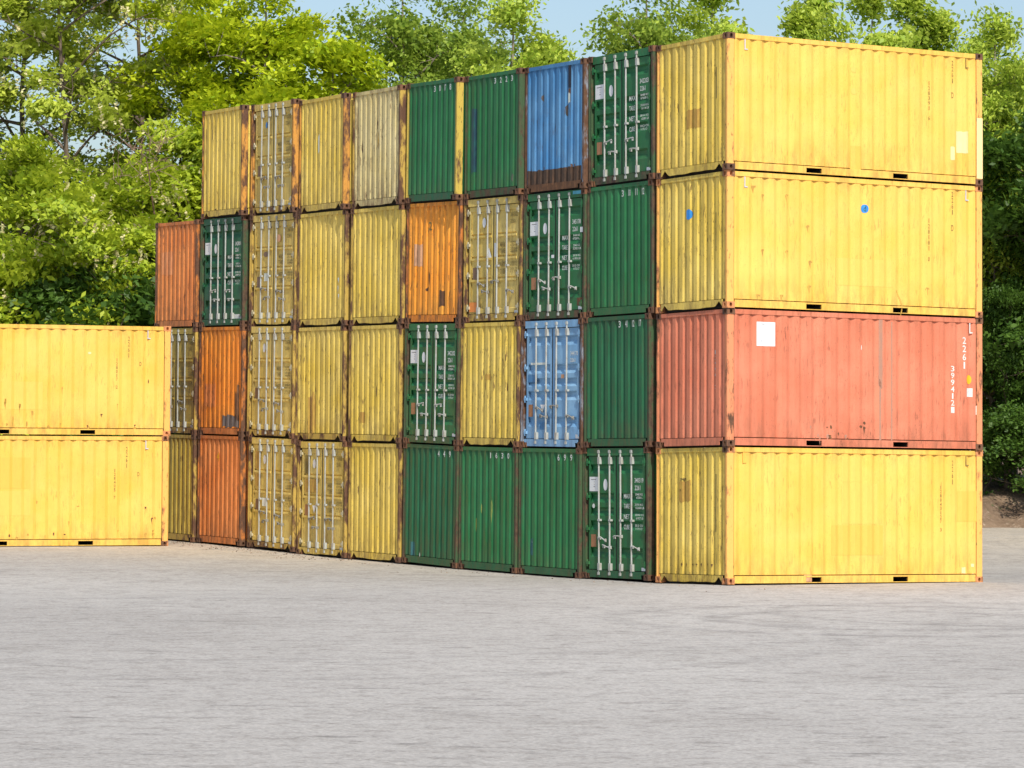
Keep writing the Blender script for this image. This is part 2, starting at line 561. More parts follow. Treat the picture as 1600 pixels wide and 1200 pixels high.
def side_rails():
    b = MB()
    xa, xb = XF + CX + .002, -XF - CX - .002
    y0, y1 = YS + .007, YS + .055
    z0, z1 = .020, .158
    pk = [(-1.205, -.845), (.845, 1.205)]
    x = xa
    for p0, p1 in pk:
        b.box(x, p0, y0, y1, z0, z1)
        b.box(p0, p1, y0, y1, .128, z1)
        b.box(p0, p1, y0, y1, z0, .034)
        x = p1
    b.box(x, xb, y0, y1, z0, z1)
    b.box(xa, xb, y0 + .10, y1 + .10, z1, PZ0 + .004)      # shadow gap behind the panel's foot
    bot = b.mesh('bottom_rail')
    pock = []
    for p0, p1 in pk:                                 # pocket tunnels
        p = MB()
        ya, yb, za, zb = y1 - .02, YS + 1.1, .034, .128
        p.poly([(p0, ya, za), (p0, yb, za), (p0, yb, zb), (p0, ya, zb)])
        p.poly([(p1, ya, za), (p1, yb, za), (p1, yb, zb), (p1, ya, zb)])
        p.poly([(p0, ya, zb), (p1, ya, zb), (p1, yb, zb), (p0, yb, zb)])
        p.poly([(p0, ya, za), (p1, ya, za), (p1, yb, za), (p0, yb, za)])
        p.poly([(p0, yb, za), (p1, yb, za), (p1, yb, zb), (p0, yb, zb)])
        pock.append(p.mesh('fork_pocket'))
    t = MB()
    t.box(xa, xb, YS + .006, YS + .065, H - .104, H - .016)
    return bot, pock, t.mesh('top_rail')


K['bottom_rail'], K['fork_pocket'], K['top_rail'] = side_rails()
for k in ('bottom_rail', 'top_rail'):
    K[k + '_l'] = mirror(K[k], -1, -1)
K['fork_pocket_l'] = [mirror(m, -1, -1) for m in K['fork_pocket']]
YI = W / 2 - CY - .002


def sill(kind, rnd):
    z0, z1 = .022, .166
    if kind == 'tri':
        out = [(-YI, .03), (-YI + .015, .03), (-YI + .125, .138), (-YI + .245, .045)]
        for i in range(7):
            y = -YI + .30 + i * (2 * YI - .6) / 6
            out.append((y, z0 + rnd.uniform(.0, .022)))
        out += [(YI - .245, .045), (YI - .125, .138), (YI - .02, .03), (YI, .03), (YI, z1), (-YI, z1)]
    else:
        out = [(-YI, .10), (-YI + .11, .10), (-YI + .11, z0), (YI - .11, z0), (YI - .11, .10), (YI, .10), (YI, z1), (-YI, z1)]
    b = MB()
    b.prism_x(out[::-1], XF + .012, XF + .020)
    return b.mesh('sill')


rnd = random.Random(5)
K['sill_tri'] = [sill('tri', rnd) for _ in range(3)]
K['sill_rect'] = [sill('rect', rnd)]
b = MB()
b.box(XF + .010, XF + .07, -YI, YI, H - .094, H - .018)
K['header'] = b.mesh('header')
b = MB()
b.box(XF + .022, XF + .075, -YI, YI, H - .165, H - .018)
K['header_door'] = b.mesh('header')
b = MB()
b.box(XF + .06, -XF - .06, YS + .06, -YS - .06, H - .040, H - .030)
K['roof_panel'] = b.mesh('roof_panel')
b = MB()
b.box(XF + .06, -XF - .06, YS + .06, -YS - .06, .138, .162)
for q in (-1, 1):  # added dark bars behind the sills so their notches read black
    b.box(q * (L / 2 - .16) - .02, q * (L / 2 - .16) + .02, YS + .18, -YS - .18, .004, .1375)
K['floor'] = b.mesh('floor')
b = MB()
b.box(XF + .19, XF + .20, -W / 2 + .15, W / 2 - .15, .163, H - .04)
K['backing_sheet'] = b.mesh('door_backing')  # dark sheet filling the opening behind the doors

# doors ---------------------------------------------------------------
DX = XF + .048          # outer plane of the doors
DZ0, DZ1 = .178, H - .178
DH = DZ1 - DZ0


def door(y0, y1, kind):
    b = MB()
    fr = .075
    xb = DX + .05
    for a, c in ((y0, y0 + fr), (y1 - fr, y1)):
        b.box(DX, xb, a, c, DZ0, DZ1)
    if kind == 'swage':
        zs = [(0.0, 0)]
        for c, w in ((.10, .055), (.355, .055), (.478, .05), (.598, .055), (.835, .06)):
            zs += [(c - w * .6, 0), (c - w * .3, .05), (c + w * .15, .05), (c + w * .95, 0)]
        zs.append((1.0, 0))
    else:
        zs = [(0.0, 0), (.045, 0), (.05, .018)]
        for c in (.262, .472, .672):
            zs += [(c - .008, .018), (c - .006, .045), (c + .008, .045), (c + .010, -.012), (c + .028, -.012), (c + .040, .018)]
        zs += [(.955, .018), (.96, 0), (1.0, 0)]
    a, c = y0 + fr, y1 - fr
    for (f0, d0), (f1, d1) in zip(zs, zs[1:]):
        za, zb = DZ1 - f0 * DH, DZ1 - f1 * DH
        b.poly([(DX + d0, c, za), (DX + d0, a, za), (DX + d1, a, zb), (DX + d1, c, zb)])
        for s in (a, c):
            if d0 != 0 or d1 != 0:
                b.poly([(DX, s, za), (DX + d0, s, za), (DX + d1, s, zb), (DX, s, zb)])
    return b.mesh('door')


for kd in ('swage', 'rib'):
    K['door_l_' + kd] = door(.014, 1.028, kd)
    K['door_r_' + kd] = door(-1.028, -.014, kd)
b = MB()
b.box(DX - .004, DX + .045, -.0135, .0135, DZ0 + .01, DZ1 - .01)
K['gasket'] = b.mesh('gasket')
RY = (.60, .20, -.20, -.60)


def rod(y):
    b = MB()
    x = XF + .014
    b.tube([(x, y, .075), (x, y, H - .05)], .0175, 8)
    for z in (.235, H - .26):
        b.box(x - .022, DX + .002, y - .050, y + .020, z - .07, z + .07)
    for z in (.10, H - .085):
        b.box(x - .02, DX - .02, y - .03, y + .03, z - .028, z + .028)
    b.box(x - .018, DX + .002, y - .055, y + .026, 1.135, 1.175)
    return b.mesh('locking_rod')


K['rod'] = [rod(y) for y in RY]


def handle(y, dirn, z, droop):
    b = MB()
    x = XF + .004
    b.box(x - .002, DX, y - .03, y + .03, z - .03, z + .03)
    b.tube([(x, y, z), (x - .006, y + dirn * .10, z + .012), (x, y + dirn * .19, z + .035 - droop), (x + .008, y + dirn * .27, z + .05 - droop * 2)], [.013, .014, .013, .011], 6)
    b.box(x + .004, DX, y + dirn * .235 - .016, y + dirn * .235 + .016, z - .02 - droop, z + .05 - droop)
    return b.mesh('handle')


K['handles_b'] = [handle(RY[0], -1, .86, .03), handle(RY[1], 1, .66, .05), handle(RY[2], -1, .80, .04), handle(RY[3], 1, .60, .0)]
K['handles_c'] = [handle(RY[0], -1, .80, .06), handle(RY[1], 1, .62, .0), handle(RY[2], 1, .84, .03), handle(RY[3], -1, .64, .05)]
K['handles'] = [handle(RY[0], -1, .83, .0), handle(RY[1], 1, .63, .02), handle(RY[2], -1, .83, .01), handle(RY[3], 1, .63, .02)]


def hinge(sy, z):
    b = MB()
    b.box(XF + .016, DX + .012, min(sy * .985, sy * 1.085), max(sy * .985, sy * 1.085), z - .03, z + .03)
    b.tube([(XF + .03, sy * 1.055, z - .07), (XF + .03, sy * 1.055, z + .07)], .017, 6)
    return b.mesh('hinge')


HZ = (.30, .98, 1.62, 2.30)
K['hinge'] = {s: [hinge(s, z) for z in HZ] for s in (1, -1)}

# text ----------------------------------------------------------------
_tc = {}


def glyphs(s):
    if s not in _tc:
        cu = bpy.data.curves.new('text', 'FONT')
        cu.body = s
        cu.align_x, cu.align_y = 'LEFT', 'BOTTOM_BASELINE'
        cu.resolution_u = 2
        cu.offset = .012
        o = bpy.data.objects.new('text', cu)
        COL.objects.link(o)
        bpy.context.view_layer.update()
        me = o.evaluated_get(bpy.context.evaluated_depsgraph_get()).to_mesh()
        vs = np.array([v.co[:2] for v in me.vertices]) if len(me.vertices) else np.zeros((0, 2))
        fs = [tuple(p.vertices) for p in me.polygons]
        bpy.data.objects.remove(o)
        bpy.data.curves.remove(cu)
        if len(vs):
            mn, mx = vs.min(0), vs.max(0)
            vs = (vs - mn) / (mx - mn)
        _tc[s] = (vs, fs)
    return _tc[s]


def text_box(mb, s, pt, s0, s1, z0, z1, slant=0.0):
    """letters s fitted into the rectangle s0..s1 (reading direction), z0..z1, on surface pt(s, z)"""
    vs, fs = glyphs(s)
    if len(s) == 1 and s in '1Ilij':
        m, q = (s0 + s1) / 2, (s1 - s0) * .22
        s0, s1 = m - q, m + q
    k = len(mb.v)
    for x, y in vs:
        mb.v.append(pt(s0 + (x + slant * (y - .5)) * (s1 - s0), z0 + y * (z1 - z0)))
    for f in fs:
        mb.f.append(tuple(k + i for i in f))


def strip(mb, pt, prof, s0, s1, lo, hi, off=.003, n=14):
    ss = sorted(set([s0, s1] + [p[0] for p in prof if s0 < p[0] < s1] + list(np.linspace(s0, s1, n))))
    for a, c in zip(ss, ss[1:]):
        mb.poly([pt(a, lo(a), off), pt(c, lo(c), off), pt(c, hi(c), off), pt(a, hi(a), off)])


def fy(f):
    return W * (.5 - f)


def fz(g):
    return H * (1 - g)


def end_rect(o, mat, f0, f1, g0, g1, name='paint_patch', ragged=0.0, seed=0):
    """patch following the end corrugation; f from the left, g from the top"""
    r = random.Random(seed)
    mb = MB()
    tab = [(r.uniform(-ragged, ragged), r.uniform(-ragged, ragged)) for _ in range(40)]

    def jag(s, i):
        q = (s * 23.7) % 39
        a = int(q)
        return tab[a][i] * (1 - (q - a)) + tab[(a + 1) % 40][i] * (q - a)
    strip(mb, end_pt, CUR[0], fy(f1), fy(f0), lambda s: fz(g1) + jag(s, 0), lambda s: fz(g0) + jag(s, 1))
    return link(name, mb.mesh(name), M[mat], o)


def side_rect(o, mat, f0, f1, g0, g1, name='paint_patch', ragged=0.0, seed=0, off=.003):
    r = random.Random(seed)
    mb = MB()
    tab = [(r.uniform(-ragged, ragged), r.uniform(-ragged, ragged)) for _ in range(40)]

    def jag(s, i):
        q = (s * 17.3) % 39
        a = int(q)
        return tab[a][i] * (1 - (q - a)) + tab[(a + 1) % 40][i] * (q - a)
    strip(mb, side_pt, SPROF, XF + f0 * L, XF + f1 * L, lambda s: fz(g1) + jag(s, 0), lambda s: fz(g0) + jag(s, 1), off)
    return link(name, mb.mesh(name), M[mat], o)


def side_oval(o, mat, fc, gc, rs, rz, name='sticker', off=.004):
    mb = MB()
    c = XF + fc * L
    h = lambda s: rz * math.sqrt(max(0, 1 - ((s - c) / rs) ** 2))
    strip(mb, side_pt, SPROF, c - rs, c + rs, lambda s: fz(gc) - h(s), lambda s: fz(gc) + h(s), off, 22)
    return link(name, mb.mesh(name), M[mat], o)


def end_oval(o, mat, fc, gc, rs, rz, name='sticker', off=.004):
    mb = MB()
    c = fy(fc)
    h = lambda s: rz * math.sqrt(max(0, 1 - ((s - c) / rs) ** 2))
    strip(mb, end_pt, CUR[0], c - rs, c + rs, lambda s: fz(gc) - h(s), lambda s: fz(gc) + h(s), off, 22)
    return link(name, mb.mesh(name), M[mat], o)


def end_digits(o, mat, chars, first, g0, g1):
    """one group of digits on each ridge of the end panel; ridge 0 is the leftmost full ridge"""
    mb = MB()
    pitch = (EPROF[-1][0] - EPROF[0][0]) / 9
    for i, ch in enumerate(chars):
        yc = EPROF[-1][0] - (first + i) * pitch
        w = .078
        text_box(mb, ch, lambda s, z: (EX0 - .004, -s, z), -yc - w / 2, -yc + w / 2, fz(g1), fz(g0))
    return link('number_marking', mb.mesh('number_marking'), M[mat], o)


def blob(o, mat, s, z, w, h, end=False, seed=0, name='rust_spot', drip=0.0):
    """small ragged fleck on a corrugated sheet, with an optional run below it"""
    r = random.Random(seed * 31 + int(abs(s) * 977) + int(z * 613))
    pt = end_pt if end else side_pt
    mb = MB()
    n = 9
    ring = []
    for i in range(n):
        t = 2 * math.pi * i / n
        q = r.uniform(.55, 1.1)
        ring.append((s + math.cos(t) * w / 2 * q, z + math.sin(t) * h / 2 * q))
    if drip:
        ring[6] = (s + r.uniform(-.15, .15) * w, z - h / 2 - drip)
    k = len(mb.v)
    mb.v.append(pt(s, z, .003))
    mb.v += [pt(a, b_, .003) for a, b_ in ring]
    if end:
        mb.f += [(k, k + 1 + (i + 1) % n, k + 1 + i) for i in range(n)]
    else:
        mb.f += [(k, k + 1 + i, k + 1 + (i + 1) % n) for i in range(n)]
    return link(name, mb.mesh(name), M[mat], o)


def side_column(o, mat, s, f, g0, g1, w=.09):
    """a vertical column of characters on one outer flat of the long side"""
    x = XF + f * L
    pts = [(a + c) / 2 for (a, d0), (c, d1) in zip(SPROF, SPROF[1:]) if d0 == 0 and d1 == 0]
    x = min(pts, key=lambda q: abs(q - x))
    mb = MB()
    n = len(s)
    st = (fz(g0) - fz(g1)) / n
    for i, ch in enumerate(s):
        if ch == ' ':
            continue
        z1 = fz(g0) - i * st
        q = w
        pt = lambda a, z: (a, SY0 - .004, z)
        if ch == '#':
            mb.poly([pt(x - w / 2, z1 - st * .9), pt(x + w / 2, z1 - st * .9), pt(x + w / 2, z1), pt(x - w / 2, z1)])
        else:
            text_box(mb, ch, pt, x - q / 2, x + q / 2, z1 - st * .82, z1)
    return link('number_marking', mb.mesh('number_marking'), M[mat], o)


def bracket(o, f, mat):
    """small L shaped lashing tag hanging under the top rail"""
    x = XF + f * L
    b = MB()
    y0, y1 = SY0 - .012, SY0 - .003
    b.box(x, x + .022, y0, y1, H - .29, H - .11)
    b.box(x, x + .075, y0 - .002, y1, H - .312, H - .29)
    return link('lashing_tag', b.mesh('lashing_tag'), mat, o)


# door markings --------------------------------------------------------
def dpt(off):
    return lambda s, z: (DX - off, -s, z)


def door_quad(d, mat, f0, f1, g0, g1, name, off=.004):
    mb = MB()
    p = dpt(off)
    mb.poly([p(-fy(f0), fz(g1)), p(-fy(f1), fz(g1)), p(-fy(f1), fz(g0)), p(-fy(f0), fz(g0))])
    return link(name, mb.mesh(name), M[mat], d)


def door_oval(d, mat, fc, gc, rs, rz, name='oval_sticker'):
    mb = MB()
    p = dpt(.004)
    mb.poly([p(-fy(fc) + rs * math.cos(t), fz(gc) + rz * math.sin(t)) for t in np.linspace(0, 2 * math.pi, 20)[:-1]])
    return link(name, mb.mesh(name), M[mat], d)


def door_tri(d, mat, f0, f1, g0, g1, name='triangle_sticker'):
    mb = MB()
    p = dpt(.004)
    mb.poly([p(-fy(f0), fz(g0)), p(-fy(f0) * .5 - fy(f1) * .5, fz(g1)), p(-fy(f1), fz(g0))])
    return link(name, mb.mesh(name), M[mat], d)


def door_text(d, mat, lines, name):
    mb = MB()
    for s, f0, f1, g0, g1 in lines:
        text_box(mb, s, dpt(.005), -fy(f0), -fy(f1), fz(g1), fz(g0), .0)
    return link(name, mb.mesh(name), M[mat], d)


RNDM = random.Random(9)
CONTS = {}


def make_container(key, label, cat='container', body='yellow', post='post_yellow', front='end', rails=None, sillk='tri', doorp=None,
                   castm='casting', group='stacked shipping containers', headm=None, sillm=None, railm=None):
    t = thing('shipping_container', label, cat, group)
    mb_, mp = M[body], M[post]
    mr = M[rails] if rails else mb_
    slim = front == 'end' and sillk == 'tri'
    CUR[0] = EPROF_W if slim else EPROF
    for me, sx, sy in K['post_slim' if slim else 'post']:
        link('corner_post', me, mp, t)
    for me, sx, sy, tp in K['cast']:
        link('corner_casting', me, M[castm], t)
    for s in ('', '_l'):
        r = link('bottom_rail', K['bottom_rail' + s], mr, t)
        for me in K['fork_pocket' + s]:
            link('fork_pocket', me, M['dark'], r)
        link('top_rail', K['top_rail' + s], mr, t)
        p = link('side_panel', K['side_panel' + s], mb_, t)
        if s == '':
            side = p
    link('end_panel', K['end_panel_b'], mb_, t)
    link('roof_panel', K['roof_panel'], mb_, t)
    link('floor', K['floor'], M['dark'], t)
    link('sill', RNDM.choice(K['sill_' + sillk]), M[sillm] if sillm else mp, t)
    res = {'root': t, 'side': side}
    if front == 'end':
        me_ = M['yellow_end'] if body == 'yellow' else mb_  # yellow bodies get a duller end: flecks plus end-face shade in the colour
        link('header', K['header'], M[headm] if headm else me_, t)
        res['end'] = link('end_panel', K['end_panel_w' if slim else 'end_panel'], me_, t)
    else:
        link('header', K['header_door'], M[headm] if headm else mb_, t)
        link('door_backing', K['backing_sheet'], M['dark'], t)
        dl = link('door', K['door_l_' + front], mb_, t)
        dr = link('door', K['door_r_' + front], mb_, t)
        link('gasket', K['gasket'], M['dark'], dr)
        hs = K[RNDM.choice(('handles', 'handles_b', 'handles_c'))]
        for i in range(4):
            d = dl if i < 2 else dr
            link('locking_rod', K['rod'][i], M['rod'], d)
            link('handle', hs[i], M['handle' if front == 'rib' or body == 'blue_pale' else 'rod'], d)
        for s, d in ((1, dl), (-1, dr)):
            for me in K['hinge'][s]:
                link('hinge', me, M['hinge' if front == 'rib' else body], d)
        res['dl'], res['dr'] = dl, dr
    CONTS[key] = res
    return res


def green_door_marks(c, num, plate=True, extra=None):
    dl, dr = c['dl'], c['dr']
    door_quad(dl, 'white', .092, .232, .225, .335, 'placard')
    mb = MB()
    p = dpt(.006)
    for g, f0, f1 in ((.243, .115, .195), (.262, .16, .17), (.28, .16, .17), (.298, .155, .175)):
        mb.poly([p(-fy(f0), fz(g + .004)), p(-fy(f1), fz(g + .004)), p(-fy(f1), fz(g)), p(-fy(f0), fz(g))])
    link('placard_print', mb.mesh('placard_print'), M['grey_patch'], dl)
    door_oval(dl, 'white', .335, .285, .075, .115)
    if plate:
        door_quad(dl, 'copper_plate', .115, .195, .665, .76, 'data_plate')
    door_text(dr, 'white_paint', [(num, .775, .905, .232, .268), ('2261', .778, .86, .288, .325)], 'number_marking')
    ln = []
    for i, (g, wd) in enumerate(((.352, 'MAX'), (.427, 'TARE'), (.507, 'NET'), (.585, 'CUBE'))):
        ln.append((wd, .615, .70 + .01 * (i == 0), g, g + .036))
    door_text(dr, 'worn_white', ln, 'weight_marking')
    ln = []
    rg = random.Random(int(num))
    tare = rg.randrange(2150, 2420, 10)
    jit = lambda: rg.uniform(-.008, .012)
    for g, a, bb in ((.348, '30480 KG', '67200 LB'), (.425, '%d KG' % tare, '%d LB' % (tare * 2.2046)), (.503, '%d KG' % (30480 - tare), '%d LB' % ((30480 - tare) * 2.2046)), (.582, '33.2 CU', '1172 CU')):
        ln += [(a, .785 + jit(), .90 + jit(), g, g + .016), (bb, .79 + jit(), .905 + jit(), g + .024, g + .041)]
    door_text(dr, 'worn_white', ln, 'weight_figures')
    door_quad(dr, 'white', .875, .932, .905, .93, 'corner_sticker')


def tan_door_marks(c, num, plate='brown_plate', oval=True, blue=False, tri=False):
    dl, dr = c['dl'], c['dr']
    if oval:
        door_oval(dl, 'blue_disc' if blue else 'white', .335, .20, .05 if blue else .07, .075 if blue else .105)
    door_quad(dl, plate, .145, .215, .56, .66, 'data_plate')
    if tri:
        door_tri(dl, 'white', .30, .375, .565, .635)
    door_text(dr, 'olive_mark', [(num, .785, .905, .13, .168), ('2261', .785, .865, .188, .222)], 'number_marking')
    door_text(dr, 'olive_mark', [('MAX', .61, .70, .365, .405), ('TARE', .61, .70, .418, .455), ('NET', .61, .70, .525, .562), ('CUBE', .61, .70, .578, .62)], 'weight_marking')
    ln = []
    for g, a in ((.362, '30480'), (.385, '67200'), (.415, '2220'), (.438, '4890'), (.522, '28260'), (.545, '62310'), (.575, '33.2'), (.598, '1172')):
        ln.append((a, .785, .905, g, g + .017))
    door_text(dr, 'olive_mark', ln, 'weight_figures')
    door_quad(dr, 'white_paint', .865, .925, .915, .945, 'corner_sticker')


# ------------------------------------------------------------------ the stack
V0 = {1: (-.050, -.025, .010, .035), 2: (2.641, 2.589, 2.568, 2.540), 3: (5.098, 5.055, 5.017, 4.992), 4: (7.557, 7.507, 7.467, 7.442),
      5: (10.009, 9.957, 9.987, 9.944), 6: (12.488, 12.487, 12.442, 12.426), 7: (14.971, 15.081, 15.032, 14.984),
      8: (17.456, 17.532, 17.509, 17.484), 9: (20.125, 20.130, 20.111, 20.014), 10: (22.66, 22.66, 22.62)}
ZLR = {1: (-.033, .027), 2: (-.055, -.017), 3: (-.072, -.069), 4: (-.065, -.072), 5: (-.027, -.065), 6: (-.036, -.040), 7: (-.027, -.028),
       8: (.048, .018), 9: (.074, .058), 10: (.085, .07)}
ROT = {1: 0, 2: .9, 3: 1.8, 4: 2.6, 5: 3.2, 6: 3.2, 7: 3.2, 8: 3.2, 9: 3.2, 10: 3.2}


def place(key):
    c, r = key
    o = CONTS[key]['root']
    zl, zr = ZLR[c]
    v0 = V0[c][r - 1]
    th = -R(ROT[c] if r == 4 else ROT[c] * .35)
    rx = math.atan2(zl - zr, W)
    ry = .0105 if c == 1 else 0.0
    M3 = Matrix.Rotation(th, 3, 'Z') @ Matrix.Rotation(ry, 3, 'Y') @ Matrix.Rotation(rx, 3, 'X')
    jr = random.Random(c * 10 + r)
    th += R(jr.uniform(-.25, .25)) * (c != 1)
    fl = Vector((jr.uniform(-.022, .022) * (c != 1), v0 + W, zl + (r - 1) * (H + .002)))
    off = M3 @ Vector((XF, W / 2, 0))
    o.location = fl - off
    o.rotation_euler = M3.to_euler()


# column one: long sides in the sun
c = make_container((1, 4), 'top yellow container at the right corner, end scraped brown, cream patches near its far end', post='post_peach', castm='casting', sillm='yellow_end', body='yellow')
s, e = c['side'], c['end']
end_rect(e, 'faint_rust', .40, .62, .52, .66, ragged=.022, seed=1)
end_rect(e, 'black_mark', .83, .845, .24, .47, 'scratch')
side_rect(s, 'cream_patch', .895, .945, .60, .765, seed=2, ragged=.012)
side_rect(s, 'cream_patch', .870, .888, .72, .82, seed=3, ragged=.012)
side_oval(s, 'pale_patch', .487, .20, .06, .05, 'paint_patch')
side_oval(s, 'pale_patch', .487, .36, .06, .06, 'paint_patch')
side_rect(s, 'gold_patch', .475, .515, .765, .95)
side_column(s, 'black_mark', '2261', .855, .07, .25, .045)
side_column(s, 'black_mark', '128391 6', .80, .24, .54, .04)
side_column(s, 'black_mark', 'D', .862, .31, .365, .055)
bracket(s, .065, M['pale_print'])
bracket(s, .93, M['black_mark'])
b = MB()
b.box(L / 2 - .150, L / 2 - .006, YS - .0015, YS + .03, .13, 1.32)
link('pale_post_patch', b.mesh('pale_post_patch'), M['cream_patch'], c['root'])

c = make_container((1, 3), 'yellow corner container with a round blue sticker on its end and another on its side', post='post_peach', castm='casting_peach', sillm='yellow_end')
s, e = c['side'], c['end']
end_oval(e, 'blue_disc', .455, .29, .10, .10)
side_oval(s, 'blue_disc', .53, .225, .085, .082)
mb = MB()
text_box(mb, 'd', lambda a, z: (a, SY0 + prof_at(SPROF, a) - .007, z), XF + .53 * L - .02, XF + .53 * L + .03, fz(.245), fz(.20))
link('sticker_print', mb.mesh('sticker_print'), M['navy_patch'], s)
side_rect(s, 'pale_patch', .415, .64, .60, .80)
side_column(s, 'black_mark', '2261', .855, .06, .24, .045)
side_column(s, 'black_mark', '128181 0', .80, .27, .60, .04)
side_column(s, 'black_mark', 'D', .862, .31, .365, .055)
bracket(s, .065, M['pale_print'])
bracket(s, .93, M['pale_print'])
end_rect(e, 'black_mark', .83, .842, .30, .58, 'scratch')
for i, (f, g) in enumerate(((.13, .55), (.13, .15), (.22, .55), (.22, .14), (.11, .88), (.20, .88), (.305, .80), (.31, .62), (.30, .36), (.77, .78), (.095, .09))):
    blob(s, 'faint_rust', XF + (f + .008) * L, fz(g + .02), .10, .06, False, i, drip=.10)
mb = MB()
for k, q in enumerate(np.linspace(0, 1, 12)):
    a = XF + L * (.655 + .02 * math.sin(q * 2.2))
    z = fz(.82 + q * .17)
    mb.poly([side_pt(a, z, .004), side_pt(a + .018, z, .004), side_pt(a + .018, z - .045, .004), side_pt(a, z - .045, .004)])
link('rust_run', mb.mesh('rust_run'), M['faint_rust'], s)

c = make_container((1, 2), 'salmon red container at the right corner with white numbers and a square white placard', body='red', post='post_red', castm='casting', sillk='rect', sillm='red')
s, e = c['side'], c['end']
side_rect(s, 'white', .112, .184, .092, .268, 'placard')
mb = MB()
for f0, f1, g0, g1 in ((.125, .175, .105, .11), (.175, .178, .11, .19), (.128, .131, .22, .245)):
    strip(mb, side_pt, SPROF, XF + f0 * L, XF + f1 * L, lambda q: fz(g1), lambda q: fz(g0), .006)
link('placard_print', mb.mesh('placard_print'), M['pale_print'], s)
side_rect(s, 'grey_run', .583, .598, .03, .55, 'stain', .05, 4)
side_rect(s, 'grey_run', .585, .593, .50, .96, 'stain', .05, 5)
side_rect(s, 'grey_run', .632, .637, .05, .93, 'stain', .03, 6)
side_column(s, 'white_paint', '2261', .945, .15, .40, .085)
side_column(s, 'white_paint', '399412#', .90, .37, .73, .085)
side_oval(s, 'yellow_sticker', .946, .47, .065, .09)
side_rect(s, 'white_paint', .936, .96, .535, .60, 'sticker')
side_rect(s, 'white_paint', .975, .99, .27, .36, 'sticker', .03, 7)
side_rect(s, 'worn_white', .972, .982, .67, .73, 'sticker', .03, 8)
bracket(s, .945, M['white_paint'])
side_oval(s, 'white_paint', .517, .255, .012, .05, 'paint_chip')
mb = MB()
for i in range(9):
    q = 'L399412 1'[i]
    if q != ' ':
        text_box(mb, q, lambda a, z: (EX0 + prof_at(CUR[0], -a) - .005, -a, z), -fy(.80), -fy(.83), fz(.30 + i * .042 + .03), fz(.30 + i * .042))
link('number_marking', mb.mesh('number_marking'), M['white_paint'], e)
for i in range(16):
    f = .29 + .25 * rnd.random() ** .8
    g = .80 + .14 * rnd.random()
    blob(s, 'rust_patch' if i % 3 else 'grey_run', XF + f * L, fz(g), rnd.uniform(.03, .10), rnd.uniform(.03, .10), False, i, drip=rnd.choice((0, .08)))

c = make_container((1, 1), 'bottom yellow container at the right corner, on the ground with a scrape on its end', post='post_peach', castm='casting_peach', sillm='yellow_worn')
s, e = c['side'], c['end']
blob(e, 'black_mark', fy(.37), fz(.235), .26, .06, True, 3, 'scrape')
end_rect(e, 'faint_rust', .30, .48, .25, .40, 'scrape', .03, 5)
blob(e, 'black_mark', fy(.335), fz(.315), .09, .08, True, 6, 'scrape')
end_rect(e, 'black_mark', .825, .845, .20, .62, 'scratch')
for i in range(7):
    f = .36 + i * .07
    blob(e, 'rust_patch', fy(f), fz(.86), .055, .05, True, i, drip=.03)
side_rect(s, 'pale_patch', .44, .52, .06, .25)
side_rect(s, 'pale_patch', .44, .58, .26, .56, off=.004)
side_rect(s, 'gold_patch', .40, .60, .57, .79)
side_rect(s, 'gold_patch', .90, .975, .31, .54)
side_rect(s, 'pinkish', .295, .325, .935, .985, 'label_remains', .006, 2)
side_rect(s, 'cream_patch', .915, .93, .88, .93, 'paint_chip', .02, 2)
side_rect(s, 'cream_patch', .955, .965, .855, .88, 'paint_chip', .01, 2)
side_column(s, 'black_mark', '2261', .88, .08, .27, .035)
side_column(s, 'olive_mark', '128043127 3', .835, .27, .62, .04)
bracket(s, .06, M['gold_patch'])
bracket(s, .93, M['olive_mark'])

# column two
c = make_container((2, 4), 'green container with doors at the top of the column beside the yellow corner containers', body='green', post='post_green', front='swage', sillk='rect')
green_door_marks(c, '342203', True)
door_quad(c['dr'], 'worn_white', .715, .728, .245, .335, 'paint_strip')
c = make_container((2, 3), 'green container numbered 3 10 11 12 in white, directly below the topmost green doors', body='green', post='post_green', sillk='rect', sillm='green')
end_digits(c['end'], 'white_paint', ['3', '10', '11', '12'], 5, .055, .105)
c = make_container((2, 2), 'dark green container with white numbers 3 41 12 17 beside the salmon red container', body='green_dark', post='post_green', sillk='rect', sillm='green_dark')
end_digits(c['end'], 'white_paint', ['3', '41', '12', '17'], 5, .045, .095)
end_rect(c['end'], 'green', .105, .20, .06, .97, 'faded_band', .02, 1)
c = make_container((2, 1), 'green container with doors at ground level in the column beside the yellow corner', body='green', post='post_green', front='swage', sillk='rect', sillm='green_dark')
green_door_marks(c, '340319', True)
door_oval(c['dl'], 'white_paint', .155, .447, .05, .045, 'sticker')

# column three
c = make_container((3, 4), 'bright blue container with a torn dark gash and rusted brown foot', body='blue', post='post_blue', sillk='rect', sillm='rust_patch')
e = c['end']
end_rect(e, 'rust_dark', .05, .95, .825, .95, 'rusted_foot', .012, 3)
end_rect(e, 'dark_hole', .70, .775, .02, .21, 'gash', .01, 4)
end_rect(e, 'rust_patch', .705, .765, .215, .25, 'gash', .02, 5)
end_rect(e, 'worn_white', .70, .76, .25, .33, 'bare_patch', .03, 6)
blob(e, 'grey_patch', fy(.71), fz(.38), .26, .26, True, 7, 'primer_patch')
blob(e, 'grey_patch', fy(.30), fz(.26), .22, .22, True, 8, 'faded_spot')
for i, f in enumerate((.10, .33, .78, .84)):
    blob(e, 'rust_patch', fy(f), fz(.82), .06, .10, True, i, drip=.06)
c = make_container((3, 3), 'green container with doors and a cyan scrap on its header, below the bright blue one', body='green', post='post_green', front='swage', sillk='rect')
green_door_marks(c, '345178', True)
door_quad(c['dr'], 'white', .90, .965, .295, .335, 'sticker', .007)
